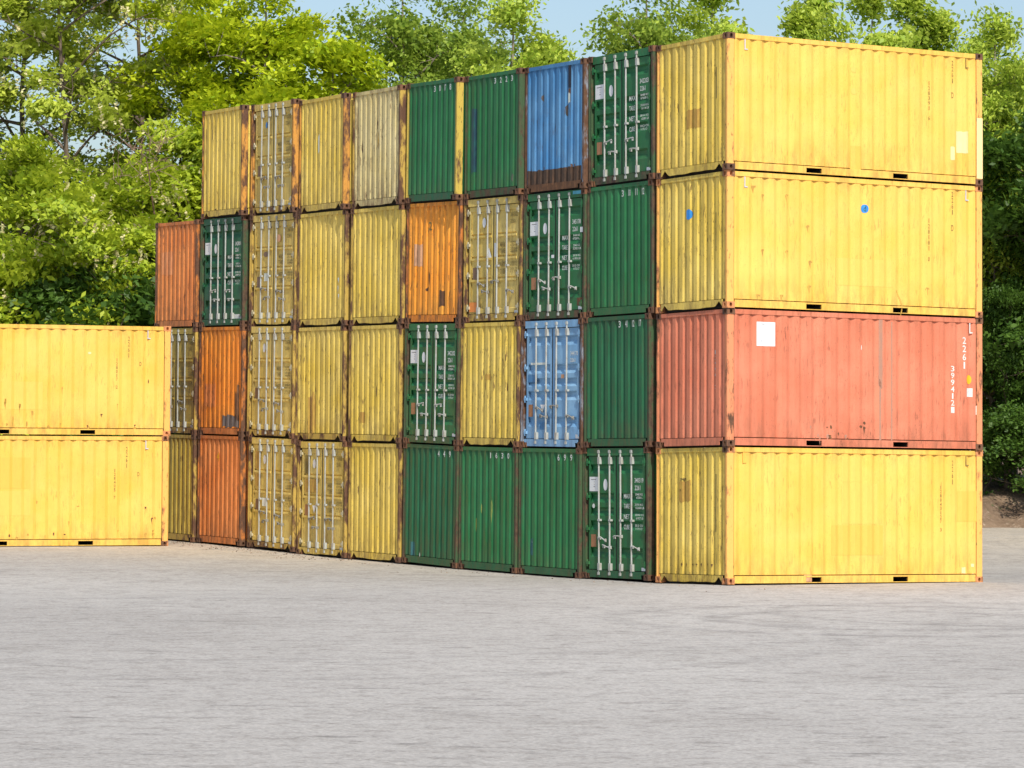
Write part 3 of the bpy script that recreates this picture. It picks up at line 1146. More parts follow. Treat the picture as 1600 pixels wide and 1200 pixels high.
door_quad(c['dl'], 'white', .44, .485, .495, .52, 'sticker')
door_quad(c['dr'], 'rust_patch', .855, .95, .84, .90, 'rust_spot', .003)
b = MB()
b.box(XF + .012, XF + .021, fy(.93), fy(.80), H - .10, H - .035)
link('cyan_scrap', b.mesh('cyan_scrap'), flat('cyan_tape', (.08, .38, .50), .6, .2), c['root'])
c = make_container((3, 2), 'pale blue container with doors, the only light blue one in the stack', body='blue_pale', post='post_blue', front='swage', sillk='rect', sillm='blue_pale')
dl, dr = c['dl'], c['dr']
door_quad(dl, 'copper_plate', .115, .185, .665, .76, 'data_plate')
door_tri(dl, 'white', .305, .385, .665, .73)
door_quad(dl, 'blue', .10, .25, .43, .49, 'paint_patch')
door_quad(dl, 'blue', .30, .40, .805, .86, 'paint_patch')
door_quad(dl, 'worn_white', .15, .41, .335, .352, 'paint_strip')
door_text(dr, 'white_paint', [('344170', .785, .905, .25, .285), ('2261', .785, .865, .305, .335)], 'number_marking')
door_quad(dr, 'pinkish', .64, .69, .43, .46, 'faded_label')
door_quad(dr, 'white', .875, .93, .895, .925, 'corner_sticker')
c = make_container((3, 1), 'green container on the ground with white numbers 6 9 9 under the pale blue doors', body='green', post='post_green', sillk='rect', sillm='green_dark')
end_digits(c['end'], 'white_paint', ['6', '9', '9'], 6, .05, .10)
end_rect(c['end'], 'teal_patch', .185, .245, .72, .85, 'label_remains', .02, 3)
end_rect(c['end'], 'worn_white', .20, .235, .73, .75, 'label_remains', .01, 3)

# column four
c = make_container((4, 4), 'green container with a navy band, white numbers 3 2 2 3, beside the blue one', body='green', post='post_green', sillk='rect', sillm='post_green')
end_digits(c['end'], 'white_paint', ['3', '2', '2', '3'], 5, .05, .095)
end_rect(c['end'], 'navy_patch', .115, .225, .27, .79, 'paint_patch', .03, 1)
blob(c['end'], 'grey_patch', fy(.87), fz(.86), .08, .22, True, 2, 'scrape')
c = make_container((4, 3), 'tan container with doors, an orange patch low on its left door, beside the orange end', body='tan', post='post_yellow', front='rib', sillk='rect')
tan_door_marks(c, '361502', tri=False)
door_quad(c['dl'], 'orange_touch', .085, .215, .84, .918, 'paint_patch')
door_tri(c['dl'], 'white', .37, .47, .485, .40, 'torn_label')
door_quad(c['dr'], 'white', .515, .575, .37, .48, 'torn_label')
c = make_container((4, 2), 'yellow container with brown scratches across its end, between green doors and pale blue doors', body='yellow_end', post='post_yellow', sillm='yellow_worn')
end_rect(c['end'], 'faint_rust', .42, .51, .42, .47, 'scratch', .03, 1)
for i in range(10):
    f = .32 + rnd.random() * .5
    g = .28 + rnd.random() * .4
    blob(c['end'], 'rust_patch', fy(f), fz(g), .025, rnd.uniform(.10, .28), True, i, 'scratch')
c = make_container((4, 1), 'green container on the ground with white numbers 1 6 3 0 and a yellow scratch', body='green', post='post_green', sillk='rect', sillm='green_dark')
end_digits(c['end'], 'white_paint', ['1', '6', '3', '0'], 5, .05, .095)
blob(c['end'], 'dent', fy(.57), fz(.50), .06, .45, True, 1, 'scratch', drip=.1)
blob(c['end'], 'dent', fy(.29), fz(.63), .03, .35, True, 2, 'scratch')
blob(c['end'], 'dent', fy(.385), fz(.51), .03, .25, True, 3, 'scratch')

# column five
c = make_container((5, 4), 'top row green container with white numbers 3 0 17 8, next to the khaki end', body='green', post='post_old_yellow', sillk='rect', sillm='green_dark')
end_digits(c['end'], 'white_paint', ['3', '0', '17', '8'], 5, .05, .10)
c = make_container((5, 3), 'bright orange container with brown rust patches, alone among yellow and green ones', body='orange', post='post_orange', sillk='rect', sillm='orange_deep')
e = c['end']
mb = MB()
text_box(mb, '2', lambda a, z: (EX0 - .004, -a, z), -fy(.415), -fy(.48), fz(.235), fz(.165))
link('number_marking', mb.mesh('number_marking'), M['black_mark'], e)
end_rect(e, 'pinkish', .15, .29, .35, .53, 'label_remains', .02, 2)
blob(e, 'rust_patch', fy(.425), fz(.64), .13, .50, True, 3, 'rust_patch', drip=.05)
blob(e, 'rust_patch', fy(.40), fz(.72), .15, .14, True, 4, 'rust_patch')
end_rect(e, 'rust_patch', .61, .72, .735, .865, 'rust_patch', .015, 5)
c = make_container((5, 2), 'green container with doors, lone green one between two yellow ends', body='green', post='post_green', front='swage', sillk='rect', sillm='green_dark')
green_door_marks(c, '342202', True)
c = make_container((5, 1), 'green container on the ground with numbers 4 4 9, white spot near its foot', body='green_dark', post='post_green', sillk='rect', sillm='green_dark')
end_digits(c['end'], 'white_paint', ['4', '4', '9'], 6, .05, .10)
end_rect(c['end'], 'teal_patch', .155, .235, .82, .935, 'label_remains', .01, 1)
end_oval(c['end'], 'white_paint', .315, .925, .055, .075, 'sticker')

# column six
make_container((6, 4), 'faded khaki container on the top row, its end paler than all the others', body='khaki', post='post_yellow', sillm='khaki')
blob(CONTS[(6, 4)]['end'], 'faint_rust', fy(.53), fz(.42), .12, .30, True, 1, 'scuff', drip=.08)
c = make_container((6, 3), 'yellow container below the faded khaki one, left of the bright orange end', body='yellow_end', post='post_yellow', sillm='yellow_worn')
c = make_container((6, 2), 'yellow container left of the lone green doors in the second layer', body='yellow_end', post='post_yellow', sillm='yellow_worn')
end_rect(c['end'], 'faint_rust', .20, .33, .74, .83, 'label_remains', .02, 1)
for i, f in enumerate((.42, .55)):
    blob(c['end'], 'rust_patch', fy(f), fz(.57), .04, .30, True, i, 'scratch')
c = make_container((6, 1), 'bright yellow container on the ground, left of the green one numbered 4 4 9', body='yellow', post='post_yellow', sillm='yellow_worn')

# column seven
c = make_container((7, 4), 'yellow container on the top row with a pale vertical scuff, right of the tan doors', body='yellow_end', post='post_bright', sillm='yellow_worn')
end_rect(c['end'], 'worn_white', .40, .45, .33, .48, 'scuff', .04, 1)
c = make_container((7, 3), 'yellow container with white chips along its right edge, in the third layer', body='yellow_end', post='post_yellow', sillm='yellow_worn')
for i, (f, g) in enumerate(((.85, .60), (.84, .67), (.855, .74), (.82, .79))):
    blob(c['end'], 'white_paint', fy(f), fz(g), .07, .10, True, i, 'paint_chip', drip=.05)
c = make_container((7, 2), 'dull yellow container with a brown stain low on its end, right of the tan doors', body='yellow_worn', post='post_yellow', sillm='post_yellow')
end_rect(c['end'], 'faint_rust', .27, .40, .60, .92, 'stain', .12, 1)
end_rect(c['end'], 'pinkish', .29, .34, .58, .92, 'stain', .1, 2)
c = make_container((7, 1), 'tan container with doors on the ground, right one of the bottom pair of tan doors', body='tan', post='post_yellow', front='rib', sillm='yellow_worn')
tan_door_marks(c, '366520', 'copper_plate', True, tri=True)
door_quad(c['dl'], 'olive_mark', .14, .235, .13, .29, 'faded_placard')
door_quad(c['dl'], 'faint_rust', .14, .40, .335, .45, 'faded_placard')

# column eight
c = make_container((8, 4), 'tan container with doors on the top row, a small blue sticker on the left door', body='tan', post='post_bright', front='rib', sillm='post_yellow')
tan_door_marks(c, '360757', 'brown_plate', True, blue=True)
c = make_container((8, 3), 'tan container with doors and a brown oval scuff, right of the dark teal green doors', body='tan', post='post_yellow', front='rib', sillm='yellow_worn')
tan_door_marks(c, '366730', 'brown_plate', False)
door_oval(c['dr'], 'pinkish', .61, .22, .10, .09, 'scuff')
door_oval(c['dl'], 'brown_plate', .33, .36, .12, .06, 'scuff')
door_quad(c['dl'], 'worn_white', .30, .39, .53, .60, 'faded_label')
c = make_container((8, 2), 'tan container with doors and a white oval sticker, right of the deep orange end', body='tan', post='post_yellow', front='rib', sillm='post_yellow')
tan_door_marks(c, '366761', 'brown_plate', True)
c = make_container((8, 1), 'tan container with doors on the ground, left one of the bottom pair of tan doors', body='tan', post='post_yellow', front='rib', sillm='post_yellow')
tan_door_marks(c, '360261', 'brown_plate', True)
door_quad(c['dl'], 'faint_rust', .13, .24, .13, .28, 'faded_placard')
door_quad(c['dl'], 'faint_rust', .13, .24, .335, .44, 'faded_placard')
door_quad(c['dl'], 'worn_white', .29, .38, .545, .62, 'faded_label')

# column nine
c = make_container((9, 4), 'yellow container at the left end of the top row, against the trees', body='yellow_end', post='post_bright', sillm='yellow_worn')
end_rect(c['end'], 'rust_patch', .33, .37, .92, .935, 'rust_spot', .01, 1)
c = make_container((9, 3), 'dark teal green container with doors near the left end of the third layer', body='green_dark', post='post_green', front='swage', sillk='rect', sillm='green_dark')
green_door_marks(c, '342801', False)
door_quad(c['dr'], 'white_paint', .77, .93, .895, .935, 'torn_label')
c = make_container((9, 2), 'deep orange container with a dark stained lower corner, beside the sunny yellow pair', body='orange_deep', post='post_orange', sillk='rect', sillm='orange_rust')
end_rect(c['end'], 'orange_rust', .13, .38, .53, .74, 'stain', .02, 1)
end_rect(c['end'], 'grey_patch', .55, .935, .82, .93, 'stain', .04, 2)
end_rect(c['end'], 'rust_patch', .80, .93, .58, .86, 'stain', .15, 3)
c = make_container((9, 1), 'rusty orange container on the ground at the left end of the bottom row', body='orange_rust', post='post_orange', sillk='rect', sillm='orange_rust')
mb = MB()
text_box(mb, '4', lambda a, z: (EX0 - .004, -a, z), -fy(.44), -fy(.50), fz(.235), fz(.16))
link('number_marking', mb.mesh('number_marking'), M['yellow_sticker'], c['end'])

# column ten, half hidden behind the yellow pair
c = make_container((10, 3), 'rusty orange container standing out above the yellow pair, highest at the far left', body='orange_rust', post='post_orange', sillk='rect', sillm='orange_rust')
end_rect(c['end'], 'faded_orange', .15, .42, .28, .50, 'faded_label', .03, 1)
c = make_container((10, 2), 'yellow container with doors, shade painted in, half hidden behind the yellow pair', body='yellow_dark', post='post_yellow', front='rib', sillk='rect')
tan_door_marks(c, '360118', 'brown_plate', False)
c = make_container((10, 1), 'olive yellow container on the ground, shade painted in, half hidden behind the yellow pair', body='yellow_dark', post='post_yellow', sillk='rect', sillm='post_yellow')
for k in V0:
    for r in range(1, len(V0[k]) + 1):
        place((k, r))

# the yellow pair at the left edge of the photograph
LROT = -R(9.0)
lc = CAM + fwd * 85.1 + rt * ((265 - 800) / F * 85.1)
for r in (1, 2):
    lab = ('lower container of the yellow pair in the left foreground, rust streaks along its foot' if r == 1
           else 'upper container of the yellow pair in the left foreground, with trees right above its roof')
    c = make_container(('left', r), lab, post='post_peach', castm='casting_peach', sillm='yellow_end')
    o = c['root']
    z = ground_z(lc.x, lc.y) + .006 + (r - 1) * (H + .002)
    rr = Matrix.Rotation(LROT, 3, 'Z')
    off = rr @ Vector((L / 2, YS, 0))
    o.location = Vector((lc.x, lc.y, z)) - off + Vector((.03 * (r - 1), 0, 0))
    o.rotation_euler = (0, 0, LROT)
    s = c['side']
    side_column(s, 'black_mark', '2261', .85, .10, .30, .04)
    side_column(s, 'black_mark', '128017 2' if r == 2 else '128405 7', .795, .30, .58, .04)
    side_column(s, 'black_mark', 'D', .855, .33, .375, .05)
    bracket(s, .905, M['pale_print'])
    if r == 2:
        side_rect(s, 'pale_patch', .27, .49, .52, .77)
        for i, (f, g) in enumerate(((.32, .82), (.345, .70), (.375, .86), (.40, .74), (.43, .90), (.45, .80))):
            blob(s, 'faint_rust', XF + f * L, fz(g), .06, .16, False, i, 'scuff', drip=.12)
        blob(s, 'faint_rust', XF + .21 * L, fz(.46), .10, .05, False, 3)
        side_oval(s, 'cream_patch', .675, .255, .04, .03, 'paint_chip')
    else:
        side_rect(s, 'gold_patch', .21, .45, .20, .48)
        side_rect(s, 'pale_patch', .22, .45, .50, .72)
    rl = random.Random(20 + r)
    for i in range(26 if r == 1 else 14):
        f = .02 + .93 * rl.random()
        g = (.86 if r == 1 else .88) + .06 * rl.random() if i % 4 else .45 + .4 * rl.random()
        blob(s, 'faint_rust' if i % 3 else 'rust_patch', XF + f * L, fz(g), rl.uniform(.03, .09), rl.uniform(.03, .10), False, i, drip=rl.choice((0, .06, .14)))

# ------------------------------------------------------------------ earth bank behind the yard
def bank_material():
    t = NT('brown_earth')
    tc = t.n('TexCoord').outputs['Object']
    c = t.mix(t.ramp(t.noise(tc, .8, 5, .7), .35, .65), (.10, .062, .036), (.24, .165, .105))
    c = t.mix(t.ramp(t.noise(tc, 6, 4, .7), .58, .7), c, (.34, .26, .19))
    c = t.mix(t.ramp(t.noise(tc, 3.3, 4, .7), .6, .72), c, (.05, .075, .02))
    t.put(t.b.inputs['Base Color'], c)
    t.b.inputs['Roughness'].default_value = .95
    bp = t.n('Bump', {'Strength': .8, 'Distance': .15, 'Height': t.noise(tc, 3.0, 5, .7)})
    t.put(t.b.inputs['Normal'], bp.outputs[0])
    return t.m


M['bank'] = bank_material()
rn = np.random.default_rng(3)


def build_bank():
    xs = np.arange(-900, 2601, 18)
    prof = [(0, -.1), (.8, .22), (2.0, .75), (3.6, 1.15), (6, 1.35), (10, 1.3), (20, 1.2), (60, 1.0), (140, .6)]
    v = []
    for i, x in enumerate(xs):
        d0 = 101.5 + 1.2 * math.sin(i * .13) + .5 * math.sin(i * .41 + 2)
        if x > 1400:
            d0 += 4.0
        for j, (dd, z) in enumerate(prof):
            p = at(x, d0 + dd)
            v.append((p.x, p.y, z + (rn.normal(0, .09) if 0 < j < 6 else 0)))
    n = len(prof)
    f = [(i * n + j, (i + 1) * n + j, (i + 1) * n + j + 1, i * n + j + 1) for i in range(len(xs) - 1) for j in range(n - 1)]
    o = link('earth_bank', np_mesh('earth_bank', v, f, None, True), M['bank'])
    o['kind'] = 'structure'


build_bank()

# ------------------------------------------------------------------ trees
def leaf_material(name, dark, light, trans=.35, tcol=None):
    t = NT(name)
    g = t.n('NewGeometry')
    rnd_ = g.outputs['Random Per Island']
    tc = t.n('TexCoord').outputs['Object']
    k = t.math('ADD', t.math('MULTIPLY', rnd_, .6), t.math('MULTIPLY', t.ramp(t.noise(tc, .7, 2), .3, .7), .4))
    c = t.mix(k, dark, light)
    t.put(t.b.inputs['Base Color'], c)
    t.b.inputs['Roughness'].default_value = .5
    t.b.inputs['Specular IOR Level'].default_value = .3
    tr = t.n('BsdfTranslucent')
    tcc = t.mix(.5, c, tcol or tuple(min(1, q * 1.5) for q in light))
    t.put(tr.inputs[0], tcc)
    mx = t.n('MixShader', {0: trans})
    t.t.links.new(t.b.outputs[0], mx.inputs[1])
    t.t.links.new(tr.outputs[0], mx.inputs[2])
    t.t.links.new(mx.outputs[0], t.t.nodes['Material Output'].inputs[0])
    return t.m


def bark_material(name, a, b):
    t = NT(name)
    tc = t.n('TexCoord').outputs['Object']
    n = t.noise(t.scaled(tc, (9, 9, 2)), 1.0, 5, .7)
    t.put(t.b.inputs['Base Color'], t.mix(t.ramp(n, .35, .65), a, b))
    t.b.inputs['Roughness'].default_value = .9
    return t.m


M['leaf_locust'] = leaf_material('locust_leaves', (.22, .32, .02), (.60, .66, .10))
M['leaf_maple'] = leaf_material('bright_maple_leaves', (.18, .31, .008), (.60, .65, .025))
M['leaf_poplar'] = leaf_material('poplar_leaves', (.05, .13, .012), (.42, .53, .07))
M['leaf_poplar_bright'] = leaf_material('bright_poplar_leaves', (.15, .28, .015), (.58, .66, .10))
M['leaf_dark'] = leaf_material('shaded_deep_green_leaves', (.018, .055, .008), (.12, .22, .03))  # deep green, with the shade under the taller crowns put into the colour
M['leaf_mid'] = leaf_material('fresh_green_leaves', (.12, .23, .012), (.56, .63, .05))
M['blossom'] = leaf_material('cream_blossom', (.62, .56, .28), (.80, .74, .44), .25)
M['bark'] = bark_material('grey_brown_bark', (.07, .05, .035), (.20, .15, .11))
M['bark_pale'] = bark_material('pale_bark', (.14, .11, .085), (.32, .27, .21))
M['twig'] = bark_material('dry_twig', (.13, .075, .05), (.33, .22, .16))


def leaves(rng, centers, sig, n, size, flat_, droop=0.0):
    """n leaf blades scattered about the given twig ends"""
    k = len(centers)
    wt = rng.gamma(.9, 1.0, k) + .1
    idx = rng.choice(k, n, p=wt / wt.sum())
    tilt = rng.normal(0, .75, (k, 3))
    p = centers[idx] + rng.normal(0, 1, (n, 3)) * np.array(sig)
    nrm = rng.normal(0, .8, (n, 3)) + tilt[idx]
    nrm[:, 2] = np.abs(nrm[:, 2]) + flat_
    nrm /= np.linalg.norm(nrm, axis=1)[:, None]
    a = rng.normal(0, 1, (n, 3))
    a[:, 2] -= droop
    a -= nrm * (a * nrm).sum(1)[:, None]
    a /= np.linalg.norm(a, axis=1)[:, None]
    b_ = np.cross(nrm, a)
    s = size * rng.uniform(.6, 1.35, n)[:, None]
    v = np.stack([p - a * s, p + b_ * s * .52 - a * s * .15, p + a * s, p - b_ * s * .52 - a * s * .15], 1).reshape(-1, 3)
    return v


def grow(seed, h, base, rad, nlimb=11, ntwig=10, lean=0.0, trunk_r=.17, shape='round', nclump=2, bare=0.0):
    """trunk, limbs and twigs; returns MB and the twig ends that carry leaves"""
    r = random.Random(seed)
    mb = MB()
    ends = []
    tp = []
    x = y = 0.0
    n = 9
    dx, dy = r.uniform(-1, 1) * lean, r.uniform(-1, 1) * lean
    for i in range(n + 1):
        q = i / n
        x += dx * h / n + r.uniform(-.05, .05) * h / n
        y += dy * h / n + r.uniform(-.05, .05) * h / n
        tp.append(Vector((x, y, q * h * .96)))
    mb.tube(tp, [trunk_r * (1 - .86 * i / n) * (1.35 if i == 0 else 1) for i in range(n + 1)], 7)

    def trunk(z):
        q = min(max(z / (h * .96), 0), 1) * n
        i = min(int(q), n - 1)
        return tp[i].lerp(tp[i + 1], q - i)
    for i in range(nlimb):
        q = (i + .5 * r.random()) / nlimb
        z0 = base + (h * .93 - base) * q * .92
        a = i * 2.399 + r.uniform(-.5, .5)
        qq = (z0 - base) / (h - base)
        if shape == 'round':
            env = rad * (math.sin(math.pi * min(1, .18 + .80 * qq)) ** .75) * r.uniform(.7, 1.12)
        elif shape == 'column':
            env = rad * (1 - .75 * qq ** 1.6) * r.uniform(.55, 1.1)
        else:  # bush
            env = rad * math.sqrt(max(.05, 1 - qq ** 2)) * r.uniform(.7, 1.1)
        st = trunk(z0)
        rise = env * r.uniform(.15, .75)
        end = st + Vector((math.cos(a) * env, math.sin(a) * env, min(rise, h * 1.02 - z0)))
        mid = st.lerp(end, .5) + Vector((r.uniform(-.2, .2), r.uniform(-.2, .2), r.uniform(-.1, .35))) * env * .4
        lr = trunk_r * .42 * (1 - .6 * qq)
        path = [st, st.lerp(mid, .5) + Vector((0, 0, .05)), mid, mid.lerp(end, .55) + Vector((r.uniform(-.1, .1), r.uniform(-.1, .1), .1)), end]
        mb.tube(path, [lr, lr * .8, lr * .6, lr * .38, lr * .15], 5)
        naked = qq < .45 and r.random() < bare
        for j in range(ntwig):
            t = r.uniform(.35, 1.0)
            k = min(int(t * 4), 3)
            p0 = path[k].lerp(path[k + 1], t * 4 - k)
            ln = env * r.uniform(.18, .42) + .3
            d = Vector((r.gauss(0, 1), r.gauss(0, 1), r.gauss(.25, .6))).normalized()
            p1 = p0 + d * ln
            mb.tube([p0, p0.lerp(p1, .5) + Vector((r.uniform(-.08, .08), r.uniform(-.08, .08), .06)), p1], [lr * .22 + .006, lr * .15 + .005, .004], 4, False)
            if naked and j % 4:
                continue
            for m in range(nclump):
                ends.append(p0.lerp(p1, 1 - m * .45))
    for j in range(5):
        ends.append(tp[-1] + Vector((r.gauss(0, .4), r.gauss(0, .4), r.uniform(-.5, .4))))
    return mb, np.array([tuple(e) for e in ends])


TREEKIT = {}


def tree_kind(key, seed, h, base, rad, nleaf, size, leafm, barkm='bark', sig=(.34, .34, .24), flat_=.5, droop=.3, blossom=0, **kw):
    mb, ends = grow(seed, h, base, rad, **kw)
    rng = np.random.default_rng(seed)
    v = leaves(rng, ends, sig, nleaf, size, flat_, droop)
    crown = np_mesh('crown', v, np.arange(len(v)).reshape(-1, 4))
    bl = None
    if blossom:
        pick = ends[rng.random(len(ends)) < .55]
        cs = pick[rng.integers(0, len(pick), blossom)] + rng.normal(0, .42, (blossom, 3)) * (1, 1, .6)
        # each hanging raceme: a short column of small petals
        per = 9
        cc = np.repeat(cs, per, 0)
        cc[:, 2] -= np.tile(np.linspace(0, .24, per), len(cs))
        cc += rng.normal(0, .025, cc.shape)
        vv = leaves(rng, cc, (.0, .0, .0), len(cc), .075, .2)
        bl = np_mesh('blossom', vv, np.arange(len(vv)).reshape(-1, 4))
    TREEKIT[key] = (mb.mesh('trunk'), crown, M[leafm], M[barkm], h, bl)


tree_kind('locust_tall', 11, 21, 10.0, 4.2, 23800, 0.110, 'leaf_locust', 'bark', sig=(.34, .34, .18), blossom=520, bare=.45, nlimb=16, ntwig=5, lean=.03, trunk_r=.19, nclump=1)
tree_kind('locust_tall2', 12, 20, 9.0, 3.6, 18200, 0.110, 'leaf_locust', 'bark', sig=(.32, .32, .18), blossom=300, bare=.5, nlimb=16, ntwig=5, lean=.04, trunk_r=.16, nclump=1)
tree_kind('locust_low', 13, 10.5, 1.2, 3.3, 29400, 0.110, 'leaf_mid', 'bark', sig=(.36, .36, .17), blossom=620, nlimb=14, ntwig=6, lean=.05, trunk_r=.12, nclump=1)
tree_kind('maple', 14, 18, 5.5, 2.7, 32200, 0.124, 'leaf_maple', 'bark_pale', sig=(.37, .37, .2), nlimb=17, ntwig=6, trunk_r=.2, nclump=1)
tree_kind('maple2', 15, 14.5, 4.0, 2.2, 23800, 0.124, 'leaf_maple', 'bark', sig=(.35, .35, .2), nlimb=14, ntwig=6, trunk_r=.15, nclump=1)
tree_kind('poplar', 16, 19, 4.0, 2.7, 43750, 0.104, 'leaf_poplar', 'bark_pale', sig=(.38, .38, .28), flat_=.1, nlimb=18, ntwig=9, trunk_r=.22, nclump=1)
tree_kind('poplar_bright', 17, 17, 3.0, 2.5, 43750, 0.110, 'leaf_poplar_bright', 'bark_pale', sig=(.38, .38, .26), flat_=.2, nlimb=18, ntwig=9, trunk_r=.2, nclump=1)
tree_kind('poplar_sparse', 18, 18, 4.5, 3.3, 23800, 0.110, 'leaf_poplar_bright', 'bark_pale', sig=(.31, .31, .27), flat_=.1, nlimb=15, ntwig=5, trunk_r=.13, nclump=1)
tree_kind('poplar_sparse2', 19, 17, 4.0, 2.9, 22400, 0.110, 'leaf_poplar_bright', 'bark_pale', sig=(.29, .29, .27), flat_=.1, nlimb=15, ntwig=5, trunk_r=.12, nclump=1, shape='column')
tree_kind('dense', 20, 11, 1.0, 3.6, 33600, 0.118, 'leaf_dark', 'bark', sig=(.42, .42, .22), nlimb=18, ntwig=6, trunk_r=.16, nclump=1)
tree_kind('bush', 21, 5.5, .3, 2.5, 18200, 0.104, 'leaf_mid', 'bark', sig=(.34, .34, .18), nlimb=15, ntwig=5, trunk_r=.07, shape='bush', nclump=1)
tree_kind('bush2', 22, 4.2, .2, 2.2, 14000, 0.099, 'leaf_dark', 'bark', sig=(.32, .32, .17), nlimb=14, ntwig=5, trunk_r=.06, shape='bush', nclump=1)


def plant(key, x, depth, ytop, label, cat='tree', name=None, rot=None, wide=1.0, group='trees behind the yard', z0=1.05):
    tk, cr, lm, bm, h, bl = TREEKIT[key]
    nm = name or {'locust': 'locust_tree', 'maple': 'maple_tree', 'poplar': 'poplar_tree', 'dense': 'dense_tree', 'bush': 'leafy_bush'}[[k for k in ('locust', 'maple', 'poplar', 'dense', 'bush') if key.startswith(k)][0]]
    o = thing(nm, label, cat, group)
    sc = (top_z(x, ytop, depth) - z0) / h
    p = at(x, depth, z0 - .05)
    o.location = p
    o.rotation_euler = (0, 0, rot if rot is not None else (x * .37 + depth) % 6.28)
    o.scale = (sc * wide, sc * wide, sc)
    link('trunk', tk, bm, o)
    link('crown', cr, lm, o)
    if bl:
        link('blossom', bl, M['blossom'], o)
    return o


# tall back row, left to right
plant('locust_tall', 30, 113, -200, 'tall pale locust tree at the left edge, cream blossom high over the yellow pair')
plant('locust_tall2', 112, 110, -200, 'slim locust tree with a bare grey trunk and sky round it, second from the left')
plant('locust_tall', 215, 116, -170, 'tall locust tree with a thin crown left of the top row yellow container', rot=2.1)
plant('maple', 318, 112, -55, 'tall yellow-green tree with straight trunk rising behind the left end of the top row')
plant('maple', 415, 109, -50, 'bright yellow-green tree behind the tan doors of the top row', rot=1.0)
plant('maple2', 508, 106, 50, 'small glowing yellow-green tree just above the top row, left of the sky gap', wide=1.0)
plant('poplar', 632, 112, -45, 'dark green poplar with glinting leaves above the khaki and green ends')
plant('poplar', 712, 116, -10, 'dark poplar behind the first green containers, merging into a brighter tree', rot=2.6)
plant('poplar_bright', 792, 108, -14, 'bright green poplar above the bright blue container')
plant('poplar_bright', 868, 113, 100, 'low bright poplar shoulder between the blue container and the sky gap', rot=4.0, wide=.7)
plant('poplar', 1012, 111, -40, 'poplar with open sky on its left above the yellow corner container', rot=.7)
plant('poplar_sparse', 1110, 114, -50, 'thin poplar whose branches reach right over the corner container roof')
plant('poplar_sparse2', 1262, 113, -12, 'sparse poplar with a wispy top standing alone in the sky over the yellow roof')
plant('poplar_sparse', 1360, 111, -35, 'loose poplar over the middle of the yellow roof', rot=3.0)
plant('poplar_sparse2', 1432, 114, -12, 'poplar with a branch reaching up right, over the right half of the yellow roof', rot=5.0, wide=1.2)
plant('poplar_bright', 1556, 111, 14, 'poplar peeping out past the right edge of the corner stack, sky at its right', rot=1.9, wide=.85)
plant('poplar_bright', 1528, 114, 48, 'bright poplar just behind the upper right edge of the corner stack', rot=4.6, wide=.85)
# right hand lower trees
plant('dense', 1585, 112, 245, 'dense dark tree at the right edge below the poplar', rot=.4)
plant('dense', 1655, 110, 180, 'broad dark tree cut by the right edge of the picture', rot=2.2)
plant('dense', 1572, 108.5, 440, 'dark leafy young tree beside the right edge of the corner stack', z0=.9, wide=.7)
plant('bush2', 1606, 107, 640, 'low dark bush on the brown earth bank at the right edge', 'bush', z0=.7)
plant('dense', 1660, 109, 430, 'dark young tree just outside the right edge of the picture', rot=1.0)
plant('bush2', 1545, 109, 640, 'small dark bush touching the right edge of the corner stack', 'bush', rot=2.0)
# left hand lower trees
plant('locust_low', 30, 103.5, 215, 'low locust tree with cream blossom at the left edge, behind the yellow pair')
plant('locust_low', 118, 104.5, 290, 'low locust tree above the middle of the yellow pair', rot=1.3)
plant('locust_low', 205, 107, 250, 'low locust tree left of the rusty orange container', rot=3.6)
plant('locust_low', 290, 109, 185, 'low locust tree partly hidden by the left end of the stack', rot=5.2)
plant('dense', -40, 110, 270, 'dense dark tree at the far left behind the low locusts', rot=1.1)
plant('dense', 80, 112, 350, 'dense dark tree between the two left locust trunks', rot=2.8)
plant('dense', 170, 111, 330, 'dense dark tree filling the hollow behind the yellow pair', rot=4.2)
plant('dense', 250, 113, 290, 'dense dark tree behind the rusty orange container', rot=5.5)
plant('bush', 60, 102.8, 440, 'fresh green bush peeping over the yellow pair on the left', 'bush')
plant('bush2', 215, 103.2, 440, 'dark bush over the right half of the yellow pair', 'bush', rot=1.2)
plant('bush', -10, 103, 400, 'green bush cut by the left edge above the yellow pair', 'bush', rot=2.6)
plant('bush2', 150, 103.6, 430, 'dark bush over the middle of the yellow pair', 'bush', rot=4.4)
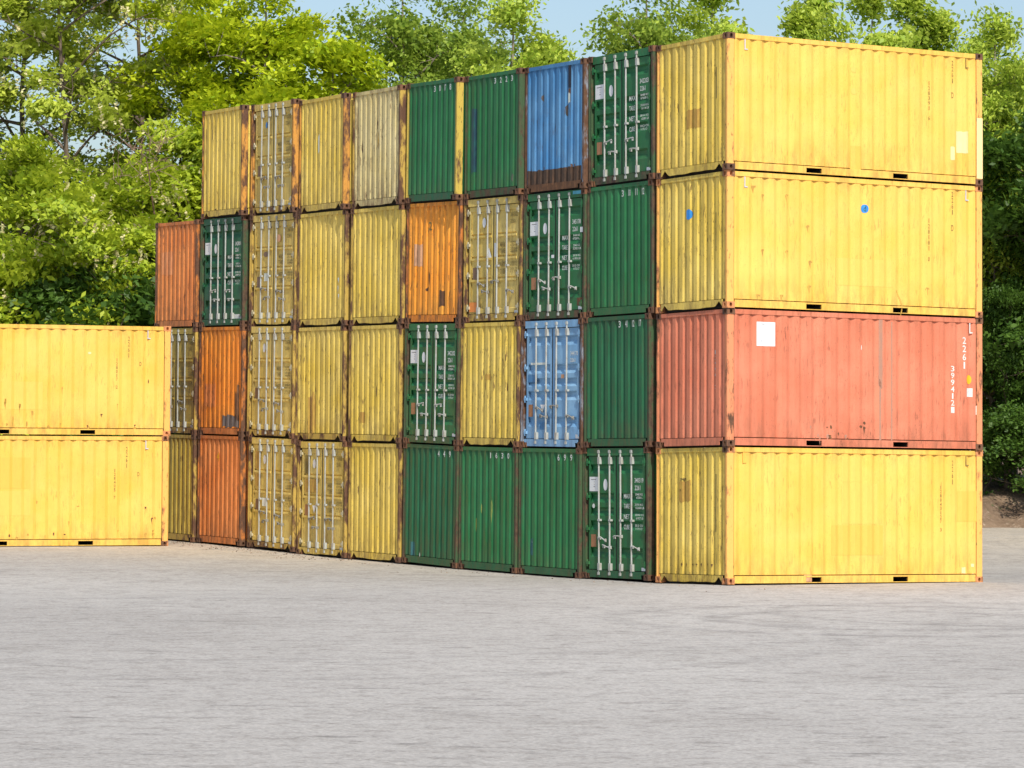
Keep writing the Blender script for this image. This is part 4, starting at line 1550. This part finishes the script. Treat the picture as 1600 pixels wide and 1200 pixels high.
# further rows seen only through gaps or from beside
for i, (x, d, y) in enumerate(((-130, 118, 140), (-60, 124, 380), (360, 122, 250), (470, 121, 220), (560, 120, 180), (700, 124, 190), (830, 122, 220), (950, 122, 240), (1080, 123, 250),
                               (1200, 122, 260), (1330, 121, 250), (1450, 122, 240), (1560, 126, 260), (1650, 124, 250), (1720, 116, 90))):
    plant('dense', x, d, y, 'dark tree deep in the wood behind the stacks, mostly hidden', rot=i * 1.7, wide=1.15, group='hidden trees deep in the wood')


def dead_tangle():
    r = random.Random(77)
    o = thing('dead_branches', 'tangle of dry brown twigs hanging among the leaves left of the top row', 'dead branches')
    p = at(224, 105.5, top_z(224, 250, 105.5))
    mb = MB()
    for i in range(46):
        a = Vector((r.gauss(0, .5), r.gauss(0, .4), r.uniform(-.6, .5)))
        pts = [a]
        d = Vector((r.gauss(0, 1), r.gauss(0, 1), r.gauss(.5, .9))).normalized()
        for k in range(5):
            d = (d + Vector((r.gauss(0, .35), r.gauss(0, .35), r.gauss(0, .3)))).normalized()
            pts.append(pts[-1] + d * r.uniform(.12, .4))
        mb.tube(pts, [.010, .009, .008, .006, .005, .003], 4)
    mb.tube([Vector((.9, .9, -2.6)), Vector((.5, .5, -1.3)), Vector((.15, .1, -.3)), Vector((0, 0, .2))], [.035, .03, .02, .008], 6)
    link('twigs', mb.mesh('twigs'), M['twig'], o)
    o.location = p


dead_tangle()


def litter():
    """leaf litter and crumbs of gravel along the foot of the left columns and the bank"""
    rng = np.random.default_rng(8)
    n = 800
    v = rng.uniform(-2, 25, n)
    v = np.where(rng.random(n) < .6, rng.uniform(14, 25, n), v)
    u = -.12 - np.abs(rng.normal(0, .5, n))
    p = np.stack([u, v, [ground_z(a, b_) + .008 for a, b_ in zip(u, v)]], 1)
    vv = leaves(rng, p, (0, 0, 0), n, .022, 2.5)
    q = np_mesh('leaf_litter', vv, np.arange(len(vv)).reshape(-1, 4))
    o = link('leaf_litter', q, M['twig'])
    o['kind'] = 'stuff'


litter()
